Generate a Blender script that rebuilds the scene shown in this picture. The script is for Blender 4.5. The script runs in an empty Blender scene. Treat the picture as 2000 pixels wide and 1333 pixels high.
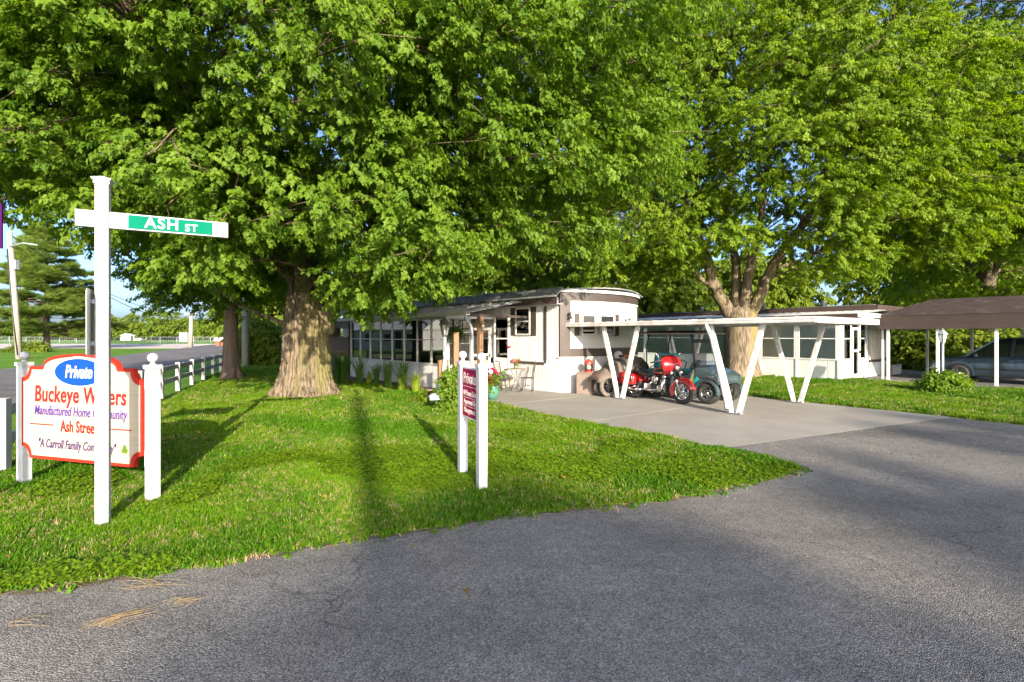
import bpy, bmesh, math, random
import numpy as np
from mathutils import Vector, Matrix, Euler

R = math.radians
rng = np.random.default_rng(7)
random.seed(7)
S = bpy.context.scene
COL = S.collection

# ------------------------------------------------------------------ camera, world, sun, exposure
EYE = 1.8                      # eye height of the photographer, metres
FOC = 960.0                    # focal length in pixels of the 2000 px wide photograph
cam_d = bpy.data.cameras.new('camera')
cam = bpy.data.objects.new('camera', cam_d)
COL.objects.link(cam)
cam_d.sensor_width = 36.0
cam_d.lens = 36.0 * FOC / 2000.0
cam_d.shift_y = -11.5 / 2000.0
cam_d.clip_start = 0.05
cam_d.clip_end = 3000
cam.location = (0, 0, EYE)
cam.rotation_euler = (R(90), 0, 0)
S.camera = cam

SUN_EL = 18.0
SUN_AZ = 161.6                 # clockwise from +Y: low sun behind the photographer's right shoulder
W = bpy.data.worlds.new('World')
S.world = W
W.use_nodes = True
wn = W.node_tree.nodes
wn.clear()
sky = wn.new('ShaderNodeTexSky')
sky.sky_type = 'NISHITA'
sky.sun_disc = False
sky.sun_elevation = R(SUN_EL)
sky.sun_rotation = R(SUN_AZ)
sky.air_density = 0.65
sky.dust_density = 2.8
sky.ozone_density = 3.0
bgn = wn.new('ShaderNodeBackground')
bgn.inputs['Strength'].default_value = 0.15
won = wn.new('ShaderNodeOutputWorld')
W.node_tree.links.new(sky.outputs[0], bgn.inputs['Color'])
W.node_tree.links.new(bgn.outputs[0], won.inputs['Surface'])

sun_d = bpy.data.lights.new('sun', 'SUN')
sun_d.energy = 4.3
sun_d.angle = R(0.5)
sun_d.color = (1.0, 0.88, 0.70)
sun = bpy.data.objects.new('sun', sun_d)
COL.objects.link(sun)
sd = Vector((math.sin(R(SUN_AZ)) * math.cos(R(SUN_EL)), math.cos(R(SUN_AZ)) * math.cos(R(SUN_EL)), math.sin(R(SUN_EL))))
sun.rotation_euler = sd.to_track_quat('Z', 'Y').to_euler()
sun.location = (20, -40, 30)

vs = S.view_settings
vs.view_transform = 'Standard'
vs.look = 'None'
vs.exposure = 1.52
vs.gamma = 1.0
vs.use_curve_mapping = False
S.cycles.use_denoising = True
S.cycles.max_bounces = 6
S.cycles.diffuse_bounces = 3
S.cycles.glossy_bounces = 3
S.cycles.transmission_bounces = 4
S.cycles.use_adaptive_sampling = True
S.cycles.adaptive_threshold = 0.02
S.cycles.transparent_max_bounces = 12

# ------------------------------------------------------------------ helpers
def G(px, py):
    """ground point seen at a photo pixel"""
    Y = EYE * FOC / (py - 655.0)
    return Vector(((px - 1000.0) / FOC * Y, Y, 0))

def P3(px, py, Y):
    return Vector(((px - 1000.0) / FOC * Y, Y, EYE + (655.0 - py) / FOC * Y))

def wall_t(px, p, d):
    r = (px - 1000.0) / FOC
    return (p[1] * r - p[0]) / (d[0] - r * d[1])

def tag(o, label=None, cat=None, group=None, kind=None):
    if label: o['label'] = label
    if cat: o['category'] = cat
    if group: o['group'] = group
    if kind: o['kind'] = kind
    return o

def empty(name, loc=(0, 0, 0), rz=0.0, label=None, cat=None, group=None, kind=None):
    o = bpy.data.objects.new(name, None)
    COL.objects.link(o)
    o.location = loc
    o.rotation_euler = (0, 0, rz)
    o.empty_display_size = 0.1
    return tag(o, label, cat, group, kind)

def copy_tree(o, parent=None):
    c = o.copy()
    COL.objects.link(c)
    c.parent = parent
    for ch in list(o.children):
        copy_tree(ch, c)
    return c

class MB:
    """collects shapes; build() links them as one mesh object"""
    def __init__(self):
        self.v = []
        self.f = []
        self.smooth = []

    def add(self, vs_, fs, smooth=False):
        b = len(self.v)
        self.v += [tuple(x) for x in vs_]
        for f in fs:
            self.f.append(tuple(b + i for i in f))
            self.smooth.append(smooth)
        return self

    def box(self, x0, x1, y0, y1, z0, z1, m=None):
        vs_ = [Vector(p) for p in ((x0, y0, z0), (x1, y0, z0), (x1, y1, z0), (x0, y1, z0), (x0, y0, z1), (x1, y0, z1), (x1, y1, z1), (x0, y1, z1))]
        if m is not None:
            vs_ = [m @ v for v in vs_]
        return self.add(vs_, ((0, 3, 2, 1), (4, 5, 6, 7), (0, 1, 5, 4), (1, 2, 6, 5), (2, 3, 7, 6), (3, 0, 4, 7)))

    def bar(self, a, b, w, h, up=(0, 0, 1), w2=None, h2=None):
        a = Vector(a); b = Vector(b)
        d = (b - a).normalized()
        u = Vector(up)
        s = d.cross(u)
        if s.length < 1e-4:
            s = d.cross(Vector((1, 0, 0)))
        s.normalize()
        t = s.cross(d).normalized()
        w2 = w if w2 is None else w2
        h2 = h if h2 is None else h2
        vs_ = [a - s * w / 2 - t * h / 2, a + s * w / 2 - t * h / 2, a + s * w / 2 + t * h / 2, a - s * w / 2 + t * h / 2,
               b - s * w2 / 2 - t * h2 / 2, b + s * w2 / 2 - t * h2 / 2, b + s * w2 / 2 + t * h2 / 2, b - s * w2 / 2 + t * h2 / 2]
        return self.add(vs_, ((0, 1, 2, 3), (7, 6, 5, 4), (0, 4, 5, 1), (1, 5, 6, 2), (2, 6, 7, 3), (3, 7, 4, 0)))

    def tube(self, pts, rad, n=10, caps=True, closed=False, smooth=True):
        pts = [Vector(p) for p in pts]
        k = len(pts)
        if not hasattr(rad, '__len__'):
            rad = [rad] * k
        vs_ = []
        prev = None
        for i, p in enumerate(pts):
            if closed:
                d = (pts[(i + 1) % k] - pts[i - 1]).normalized()
            else:
                d = (pts[min(i + 1, k - 1)] - pts[max(i - 1, 0)]).normalized()
            if prev is None:
                u = d.orthogonal().normalized()
            else:
                u = (prev - d * prev.dot(d))
                u = u.normalized() if u.length > 1e-5 else d.orthogonal().normalized()
            prev = u
            w = d.cross(u)
            for j in range(n):
                a = 2 * math.pi * j / n
                vs_.append(p + (u * math.cos(a) + w * math.sin(a)) * rad[i])
        fs = []
        for i in range(k if closed else k - 1):
            i2 = (i + 1) % k
            for j in range(n):
                j2 = (j + 1) % n
                fs.append((i * n + j, i * n + j2, i2 * n + j2, i2 * n + j))
        self.add(vs_, fs, smooth)
        if caps and not closed:
            b = len(self.v) - len(vs_)
            self.f.append(tuple(b + j for j in reversed(range(n)))); self.smooth.append(False)
            self.f.append(tuple(b + (k - 1) * n + j for j in range(n))); self.smooth.append(False)
        return self

    def lathe(self, prof, n=20, m=None, smooth=True):
        """profile of (r, z) about z"""
        vs_ = []
        for r, z in prof:
            for j in range(n):
                a = 2 * math.pi * j / n
                vs_.append(Vector((r * math.cos(a), r * math.sin(a), z)))
        if m is not None:
            vs_ = [m @ v for v in vs_]
        fs = []
        for i in range(len(prof) - 1):
            for j in range(n):
                j2 = (j + 1) % n
                fs.append((i * n + j, i * n + j2, (i + 1) * n + j2, (i + 1) * n + j))
        fs.append(tuple(reversed(range(n))))
        fs.append(tuple((len(prof) - 1) * n + j for j in range(n)))
        return self.add(vs_, fs, smooth)

    def ball(self, c, r, n=14, k=8, sc=(1, 1, 1)):
        m = Matrix.Translation(c) @ Matrix.Diagonal((sc[0], sc[1], sc[2], 1))
        prof = [(max(1e-4, r * math.sin(math.pi * i / k)), -r * math.cos(math.pi * i / k)) for i in range(k + 1)]
        return self.lathe(prof, n, m)

    def prism(self, poly, t0, t1, m=None, smooth=False):
        """poly of (x, z) extruded along y from t0 to t1"""
        n = len(poly)
        vs_ = [Vector((x, t0, z)) for x, z in poly] + [Vector((x, t1, z)) for x, z in poly]
        if m is not None:
            vs_ = [m @ v for v in vs_]
        fs = [tuple(range(n)), tuple(reversed(range(n, 2 * n)))]
        for i in range(n):
            j = (i + 1) % n
            fs.append((i, i + n, j + n, j))
        return self.add(vs_, fs, smooth)

    def sheet(self, poly, z):
        return self.add([(x, y, z) for x, y in poly], [tuple(range(len(poly)))])

    def torus(self, c, axis, r, t, n=28, k=8, flat=1.0):
        c = Vector(c); ax = Vector(axis).normalized()
        u = ax.orthogonal().normalized(); w = ax.cross(u)
        vs_ = []
        for i in range(n):
            a = 2 * math.pi * i / n
            d = u * math.cos(a) + w * math.sin(a)
            for j in range(k):
                b = 2 * math.pi * j / k
                vs_.append(c + d * (r + t * math.cos(b)) + ax * (t * flat * math.sin(b)))
        fs = []
        for i in range(n):
            i2 = (i + 1) % n
            for j in range(k):
                j2 = (j + 1) % k
                fs.append((i * k + j, i2 * k + j, i2 * k + j2, i * k + j2))
        return self.add(vs_, fs, True)

    def mesh(self, name, mat):
        me = bpy.data.meshes.new(name)
        me.from_pydata(self.v, [], self.f)
        me.polygons.foreach_set('use_smooth', self.smooth)
        if mat:
            me.materials.append(mat)
        bm = bmesh.new(); bm.from_mesh(me)
        bmesh.ops.recalc_face_normals(bm, faces=bm.faces[:])
        bm.to_mesh(me); bm.free()
        me.update()
        return me

    def build(self, name, mat, parent=None, bevel=0.0, seg=2):
        o = bpy.data.objects.new(name, self.mesh(name, mat))
        COL.objects.link(o)
        if parent is not None:
            o.parent = parent
        if bevel > 0:
            b = o.modifiers.new('bevel', 'BEVEL')
            b.width = bevel; b.segments = seg; b.limit_method = 'ANGLE'; b.angle_limit = R(40)
            for p in o.data.polygons: p.use_smooth = False
        return o

def link(me, name, parent=None, loc=(0, 0, 0), rot=(0, 0, 0)):
    o = bpy.data.objects.new(name, me)
    COL.objects.link(o)
    o.parent = parent
    o.location = loc
    o.rotation_euler = rot
    return o

def text(body, size, mat, parent, m, name='lettering', bold=0.0, shear=0.0, xs=1.0, ext=0.002, align='CENTER', space=1.0):
    """flat lettering; m places its XY plane"""
    cu = bpy.data.curves.new(name, 'FONT')
    cu.body = body
    cu.size = size
    cu.align_x = align
    cu.align_y = 'CENTER'
    cu.offset = bold
    cu.shear = shear
    cu.extrude = ext
    cu.resolution_u = 4
    cu.space_character = space
    tmp = bpy.data.objects.new(name, cu)
    me = bpy.data.meshes.new_from_object(tmp)
    bpy.data.objects.remove(tmp)
    me.transform(m @ Matrix.Diagonal((xs, 1, 1, 1)))
    me.materials.clear(); me.materials.append(mat)
    me.name = name
    o = bpy.data.objects.new(name, me)
    COL.objects.link(o)
    o.parent = parent
    return o

# ------------------------------------------------------------------ materials
def pm(name, c1, c2=None, scale=6.0, rough=0.6, metal=0.0, bump=0.0, bscale=40.0, stretch=(1, 1, 1), spec=0.5, c3=None, scale3=1.0, coat=0.0, lo=0.35, hi=0.65, bdist=0.02, detail=4.0):
    m = bpy.data.materials.new(name)
    m.use_nodes = True
    nt = m.node_tree; n = nt.nodes; L = nt.links
    b = n['Principled BSDF']
    b.inputs['Roughness'].default_value = rough
    b.inputs['Metallic'].default_value = metal
    b.inputs['Specular IOR Level'].default_value = spec
    b.inputs['Coat Weight'].default_value = coat
    b.inputs['Base Color'].default_value = (*c1, 1)
    if c2 is None and bump == 0:
        return m
    tc = n.new('ShaderNodeTexCoord'); mp = n.new('ShaderNodeMapping')
    mp.inputs['Scale'].default_value = stretch
    L.new(tc.outputs['Object'], mp.inputs['Vector'])
    def noise(sc, l, h, d=detail):
        t = n.new('ShaderNodeTexNoise'); t.inputs['Scale'].default_value = sc; t.inputs['Detail'].default_value = d
        L.new(mp.outputs[0], t.inputs['Vector'])
        r = n.new('ShaderNodeMapRange'); r.inputs['From Min'].default_value = l; r.inputs['From Max'].default_value = h
        L.new(t.outputs['Fac'], r.inputs['Value'])
        return r.outputs[0]
    if c2 is not None:
        mx = n.new('ShaderNodeMix'); mx.data_type = 'RGBA'
        mx.inputs[6].default_value = (*c1, 1); mx.inputs[7].default_value = (*c2, 1)
        L.new(noise(scale, lo, hi), mx.inputs[0])
        out = mx.outputs[2]
        if c3 is not None:
            m2 = n.new('ShaderNodeMix'); m2.data_type = 'RGBA'
            L.new(out, m2.inputs[6]); m2.inputs[7].default_value = (*c3, 1)
            L.new(noise(scale3, 0.5, 0.7), m2.inputs[0])
            out = m2.outputs[2]
        L.new(out, b.inputs['Base Color'])
    if bump:
        t = n.new('ShaderNodeTexNoise'); t.inputs['Scale'].default_value = bscale; t.inputs['Detail'].default_value = 5
        L.new(mp.outputs[0], t.inputs['Vector'])
        bp = n.new('ShaderNodeBump'); bp.inputs['Strength'].default_value = bump; bp.inputs['Distance'].default_value = bdist
        L.new(t.outputs['Fac'], bp.inputs['Height'])
        L.new(bp.outputs[0], b.inputs['Normal'])
    return m

def leaf_mat(name, c1, c2, trans, rough=0.5, tw=0.4, spec=0.22):
    """leaf with per-leaf colour variation and light coming through the blade"""
    m = bpy.data.materials.new(name); m.use_nodes = True
    nt = m.node_tree; n = nt.nodes; L = nt.links
    b = n['Principled BSDF']
    b.inputs['Roughness'].default_value = rough
    b.inputs['Specular IOR Level'].default_value = spec
    oi = n.new('ShaderNodeObjectInfo'); ge = n.new('ShaderNodeNewGeometry')
    ad = n.new('ShaderNodeMath'); ad.operation = 'MULTIPLY_ADD'; ad.inputs[1].default_value = 0.5
    mu = n.new('ShaderNodeMath'); mu.operation = 'MULTIPLY'; mu.inputs[1].default_value = 0.5
    L.new(oi.outputs['Random'], mu.inputs[0])
    L.new(ge.outputs['Random Per Island'], ad.inputs[0]); L.new(mu.outputs[0], ad.inputs[2])
    mx = n.new('ShaderNodeMix'); mx.data_type = 'RGBA'
    mx.inputs[6].default_value = (*c1, 1); mx.inputs[7].default_value = (*c2, 1)
    L.new(ad.outputs[0], mx.inputs[0])
    L.new(mx.outputs[2], b.inputs['Base Color'])
    tr = n.new('ShaderNodeBsdfTranslucent')
    m3 = n.new('ShaderNodeMix'); m3.data_type = 'RGBA'; m3.blend_type = 'MULTIPLY'; m3.inputs[0].default_value = 1
    L.new(mx.outputs[2], m3.inputs[6]); m3.inputs[7].default_value = (*trans, 1)
    L.new(m3.outputs[2], tr.inputs['Color'])
    ms = n.new('ShaderNodeMixShader'); ms.inputs[0].default_value = tw
    L.new(b.outputs[0], ms.inputs[1]); L.new(tr.outputs[0], ms.inputs[2])
    L.new(ms.outputs[0], n['Material Output'].inputs['Surface'])
    return m

def glass_mat(name, tint=(0.42, 0.45, 0.44), ior=2.3, rough=0.0):
    m = bpy.data.materials.new(name); m.use_nodes = True
    nt = m.node_tree; n = nt.nodes; L = nt.links
    n.remove(n['Principled BSDF'])
    t = n.new('ShaderNodeBsdfTransparent'); t.inputs[0].default_value = (*tint, 1)
    g = n.new('ShaderNodeBsdfGlossy'); g.inputs['Roughness'].default_value = rough
    f = n.new('ShaderNodeFresnel'); f.inputs[0].default_value = ior
    ms = n.new('ShaderNodeMixShader')
    L.new(f.outputs[0], ms.inputs[0]); L.new(t.outputs[0], ms.inputs[1]); L.new(g.outputs[0], ms.inputs[2])
    L.new(ms.outputs[0], n['Material Output'].inputs['Surface'])
    return m

M = {}
M['vinyl'] = pm('white_vinyl', (0.46, 0.46, 0.465), (0.41, 0.41, 0.41), 3, 0.6, lo=0.3, hi=0.7, spec=0.3, c3=(0.37, 0.36, 0.335), scale3=5.0)
M['white'] = pm('white_paint', (0.64, 0.635, 0.62), (0.55, 0.54, 0.52), 2.5, 0.5, bump=0.05, bscale=20, c3=(0.44, 0.40, 0.35), scale3=4.0)
M['siding'] = pm('white_siding', (0.56, 0.56, 0.555), (0.50, 0.495, 0.48), 1.6, 0.6, c3=(0.44, 0.43, 0.405), scale3=0.9, spec=0.3)
M['beige'] = pm('beige_siding', (0.52, 0.49, 0.42), (0.47, 0.44, 0.37), 1.5, 0.55)
M['offwhite'] = pm('offwhite_panel', (0.62, 0.63, 0.61), (0.54, 0.55, 0.53), 1.2, 0.5)
M['brown'] = pm('brown_trim', (0.055, 0.039, 0.033), (0.043, 0.031, 0.026), 3, 0.5)
M['darkbrown'] = pm('dark_brown', (0.055, 0.042, 0.035), (0.04, 0.03, 0.026), 4, 0.55)
M['roofbrown'] = pm('brown_metal_roof', (0.042, 0.028, 0.027), (0.055, 0.037, 0.035), 2.2, 0.6, c3=(0.09, 0.07, 0.064), scale3=3.2)
M['fasciabrown'] = pm('brown_fascia', (0.062, 0.041, 0.035), (0.052, 0.034, 0.03), 1.5, 0.55)
M['shingle'] = pm('grey_roof', (0.11, 0.125, 0.135), (0.19, 0.20, 0.20), 3, 0.75, bump=0.25, bscale=60, c3=(0.30, 0.28, 0.25), scale3=2.5)
M['alu'] = pm('aluminium_frame', (0.50, 0.49, 0.46), (0.42, 0.41, 0.38), 3, 0.4)
M['galv'] = pm('galvanised', (0.36, 0.39, 0.41), (0.29, 0.32, 0.34), 5, 0.42, metal=0.3)
M['signgrey'] = pm('sign_back', (0.42, 0.43, 0.42), (0.38, 0.39, 0.38), 3, 0.4, metal=0.4)
M['black'] = pm('black_plastic', (0.012, 0.012, 0.013), (0.02, 0.02, 0.02), 6, 0.45)
M['iron'] = pm('wrought_iron', (0.03, 0.026, 0.024), (0.06, 0.05, 0.042), 12, 0.5)
M['rubber'] = pm('tyre_rubber', (0.018, 0.018, 0.018), (0.035, 0.033, 0.03), 8, 0.8, bump=0.1, bscale=50)
M['dustyrubber'] = pm('dusty_tyre_rubber', (0.14, 0.12, 0.10), (0.07, 0.06, 0.055), 8, 0.85)
M['chrome'] = pm('chrome', (0.75, 0.75, 0.76), None, rough=0.12, metal=1.0)
M['steel'] = pm('brushed_steel', (0.42, 0.42, 0.43), (0.34, 0.34, 0.35), 9, 0.32, metal=1.0)
M['redpaint'] = pm('red_paint', (0.42, 0.012, 0.014), (0.36, 0.01, 0.012), 4, 0.22, coat=1.0)
M['signred'] = pm('sign_red', (0.40, 0.022, 0.012), (0.36, 0.02, 0.01), 4, 0.8, spec=0.2)
M['textred'] = pm('letter_red', (0.33, 0.012, 0.014), None, rough=0.5)
M['blue'] = pm('sign_blue', (0.002, 0.055, 0.40), (0.002, 0.047, 0.36), 4, 0.8, spec=0.2)
M['navy'] = pm('letter_navy', (0.075, 0.03, 0.22), None, rough=0.5)
M['navy2'] = pm('letter_navy_dark', (0.04, 0.02, 0.12), None, rough=0.5)
M['cream'] = pm('sign_cream', (0.46, 0.385, 0.29), (0.40, 0.33, 0.245), 5, 0.5, stretch=(0.4, 1, 14), bump=0.25, bscale=6, bdist=0.004, spec=0.2)
M['clover'] = pm('shamrock_green', (0.08, 0.15, 0.012), None, rough=0.5)
M['streetgreen'] = pm('street_sign_green', (0.0, 0.145, 0.085), (0.0, 0.125, 0.073), 4, 0.9, spec=0.15)
M['letterwhite'] = pm('letter_white', (0.62, 0.63, 0.62), None, rough=0.8, spec=0.2)
M['plum'] = pm('sign_plum', (0.36, 0.012, 0.065), (0.31, 0.01, 0.055), 3, 0.8, spec=0.2)
M['lettercream'] = pm('letter_cream', (0.80, 0.70, 0.62), None, rough=0.5)
M['woodpost'] = pm('treated_wood', (0.20, 0.115, 0.053), (0.14, 0.078, 0.036), 7, 0.7, stretch=(1, 1, 0.12), bump=0.2, bscale=12)
M['cedar'] = pm('weathered_cedar', (0.16, 0.145, 0.125), (0.10, 0.09, 0.08), 8, 0.85, stretch=(1, 1, 0.15), bump=0.3, bscale=10)
M['log'] = pm('firewood', (0.33, 0.22, 0.13), (0.17, 0.11, 0.07), 6, 0.85)
M['pole'] = pm('utility_pole_wood', (0.36, 0.32, 0.27), (0.25, 0.22, 0.19), 9, 0.85, stretch=(1, 1, 0.05), bump=0.25, bscale=10)
M['tan'] = pm('tan_plastic', (0.30, 0.235, 0.19), (0.26, 0.20, 0.165), 3, 0.5)
M['tarp'] = pm('tan_cover_cloth', (0.15, 0.115, 0.092), (0.11, 0.085, 0.068), 4, 0.85, bump=0.3, bscale=9)
M['tarpdark'] = pm('dark_cover_cloth', (0.10, 0.078, 0.062), (0.075, 0.058, 0.047), 4, 0.85, bump=0.3, bscale=9)
M['teal'] = pm('teal_vinyl', (0.015, 0.22, 0.24), (0.012, 0.18, 0.20), 5, 0.4)
M['turquoise'] = pm('turquoise_paint', (0.02, 0.32, 0.33), None, rough=0.25, coat=0.6)
M['cartgrey'] = pm('cart_grey_paint', (0.06, 0.092, 0.102), (0.05, 0.078, 0.088), 3, 0.3, metal=0.2, coat=0.6)
M['carpaint'] = pm('slate_blue_paint', (0.055, 0.085, 0.12), (0.05, 0.078, 0.11), 2, 0.28, metal=0.35, coat=1.0)
M['leather'] = pm('black_leather', (0.018, 0.017, 0.016), (0.03, 0.028, 0.026), 9, 0.42, bump=0.1, bscale=30)
M['orange'] = pm('orange_plastic', (0.62, 0.13, 0.02), (0.55, 0.11, 0.02), 3, 0.5)
M['amber'] = pm('amber_reel', (0.70, 0.26, 0.01), (0.6, 0.2, 0.01), 3, 0.5)
M['yellow'] = pm('yellow_cloth', (0.62, 0.56, 0.09), (0.5, 0.44, 0.06), 6, 0.6)
M['pot'] = pm('green_glazed_pot', (0.07, 0.19, 0.14), (0.055, 0.15, 0.11), 4, 0.35)
M['paleblue'] = pm('pale_blue_plastic', (0.42, 0.50, 0.58), (0.36, 0.44, 0.52), 4, 0.45)
M['terra'] = pm('lamp_red', (0.50, 0.05, 0.04), (0.42, 0.04, 0.03), 5, 0.35)
M['flower'] = leaf_mat('crimson_petals', (0.22, 0.004, 0.03), (0.36, 0.01, 0.06), (1, 0.8, 0.9), tw=0.2)
M['pink'] = leaf_mat('pink_petals', (0.62, 0.10, 0.10), (0.7, 0.25, 0.2), (1, 0.9, 0.9))
M['glass'] = glass_mat('window_glass')
M['clearwin'] = glass_mat('clear_window_glass', (0.9, 0.92, 0.91), 1.45)
M['clearglass'] = glass_mat('lamp_glass', (0.9, 0.92, 0.88), 1.45, 0.05)
M['carglass'] = glass_mat('tinted_glass', (0.10, 0.13, 0.12), 1.5)
M['curtain'] = pm('pale_blind_fabric', (0.74, 0.74, 0.68), (0.66, 0.66, 0.60), 3, 0.8)
M['blind'] = pm('white_blind', (0.70, 0.68, 0.62), None, rough=0.6)
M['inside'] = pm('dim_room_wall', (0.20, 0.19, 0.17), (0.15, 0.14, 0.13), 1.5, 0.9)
M['frost'] = pm('pale_lamp_panel', (0.55, 0.56, 0.52), None, rough=0.4)
M['redlens'] = pm('red_lens', (0.35, 0.02, 0.015), None, rough=0.2)
M['purple'] = pm('purple_sign', (0.045, 0.004, 0.065), None, rough=0.9, spec=0.1)
M['mulch'] = pm('bark_mulch', (0.10, 0.06, 0.04), (0.055, 0.033, 0.022), 30, 0.95, bump=0.8, bscale=60, bdist=0.03)
M['brick'] = pm('red_brick', (0.32, 0.10, 0.06), (0.26, 0.08, 0.05), 8, 0.8)
M['bark'] = pm('silver_maple_bark', (0.22, 0.17, 0.115), (0.085, 0.066, 0.048), 15, 0.95, stretch=(1, 1, 0.13), bump=1.0, bscale=26, c3=(0.17, 0.155, 0.06), scale3=2.2, bdist=0.06, lo=0.42, hi=0.58, spec=0.1)
M['barkpale'] = pm('pale_maple_bark', (0.21, 0.165, 0.115), (0.10, 0.078, 0.055), 15, 0.95, stretch=(1, 1, 0.14), bump=0.9, bscale=26, c3=(0.22, 0.18, 0.06), scale3=1.5, bdist=0.05, lo=0.4, hi=0.6, spec=0.1)
M['barkdark'] = pm('dark_bark', (0.14, 0.105, 0.075), (0.085, 0.065, 0.05), 8, 0.9, stretch=(1, 1, 0.2), bump=0.6, bscale=14, bdist=0.03)
M['maple'] = leaf_mat('maple_leaf', (0.058, 0.135, 0.010), (0.185, 0.275, 0.022), (1.4, 1.4, 0.4), tw=0.5)
M['maple2'] = leaf_mat('bright_maple_leaf', (0.075, 0.155, 0.008), (0.235, 0.315, 0.018), (1.4, 1.4, 0.35), tw=0.5)
M['oak'] = leaf_mat('dark_green_leaf', (0.060, 0.12, 0.012), (0.21, 0.26, 0.02), (1.4, 1.35, 0.4), tw=0.5)
M['needle'] = leaf_mat('pine_needle', (0.065, 0.125, 0.022), (0.18, 0.235, 0.035), (1.1, 1.1, 0.6), tw=0.2)
M['blade2'] = leaf_mat('deep_grass_blade', (0.032, 0.110, 0.005), (0.085, 0.19, 0.009), (1.2, 1.3, 0.3), tw=0.3, spec=0.08)
M['blade3'] = leaf_mat('yellowed_grass_blade', (0.095, 0.18, 0.008), (0.18, 0.26, 0.015), (1.2, 1.2, 0.3), tw=0.3, spec=0.08)
M['deadleaf'] = leaf_mat('fallen_leaf', (0.13, 0.07, 0.02), (0.34, 0.24, 0.05), (1, 1, 0.8), tw=0.2)
M['fern'] = leaf_mat('fern_leaf', (0.055, 0.12, 0.02), (0.10, 0.16, 0.03), (1.2, 1.2, 0.5))
M['blade'] = leaf_mat('grass_blade', (0.052, 0.150, 0.005), (0.135, 0.25, 0.010), (1.2, 1.3, 0.3), tw=0.3, spec=0.08)
M['cloverleaf'] = leaf_mat('clover_leaf', (0.075, 0.16, 0.006), (0.18, 0.27, 0.012), (1.2, 1.3, 0.3), tw=0.3, spec=0.1)
M['straw'] = leaf_mat('dry_straw', (0.36, 0.25, 0.12), (0.46, 0.35, 0.19), (1, 1, 0.8), tw=0.15)
M['lily'] = leaf_mat('lily_leaf', (0.05, 0.12, 0.02), (0.11, 0.20, 0.03), (1.2, 1.3, 0.5))
M['limeleaf'] = leaf_mat('lime_leaf', (0.16, 0.25, 0.02), (0.28, 0.34, 0.03), (1.2, 1.3, 0.5))

def ground_mat():
    m = bpy.data.materials.new('lawn_soil'); m.use_nodes = True
    nt = m.node_tree; n = nt.nodes; L = nt.links
    b = n['Principled BSDF']; b.inputs['Roughness'].default_value = 0.9; b.inputs['Specular IOR Level'].default_value = 0.15
    tc = n.new('ShaderNodeTexCoord')
    def noise(sc, det=4.0):
        t = n.new('ShaderNodeTexNoise'); t.inputs['Scale'].default_value = sc; t.inputs['Detail'].default_value = det
        L.new(tc.outputs['Object'], t.inputs['Vector']); return t.outputs['Fac']
    def mix(a, bb, f, l, h):
        r = n.new('ShaderNodeMapRange'); r.inputs['From Min'].default_value = l; r.inputs['From Max'].default_value = h
        L.new(f, r.inputs['Value'])
        x = n.new('ShaderNodeMix'); x.data_type = 'RGBA'; L.new(r.outputs[0], x.inputs[0])
        for i, c in ((6, a), (7, bb)):
            if isinstance(c, tuple): x.inputs[i].default_value = (*c, 1)
            else: L.new(c, x.inputs[i])
        return x.outputs[2]
    c = mix((0.080, 0.185, 0.009), (0.13, 0.25, 0.013), noise(0.45), 0.35, 0.65)
    c = mix(c, (0.06, 0.145, 0.010), noise(14, 6), 0.45, 0.75)
    c = mix(c, (0.165, 0.22, 0.025), noise(0.16), 0.55, 0.8)
    L.new(c, b.inputs['Base Color'])
    bp = n.new('ShaderNodeBump'); bp.inputs['Strength'].default_value = 0.9; bp.inputs['Distance'].default_value = 0.05
    L.new(noise(45, 6), bp.inputs['Height']); L.new(bp.outputs[0], b.inputs['Normal'])
    return m

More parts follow.
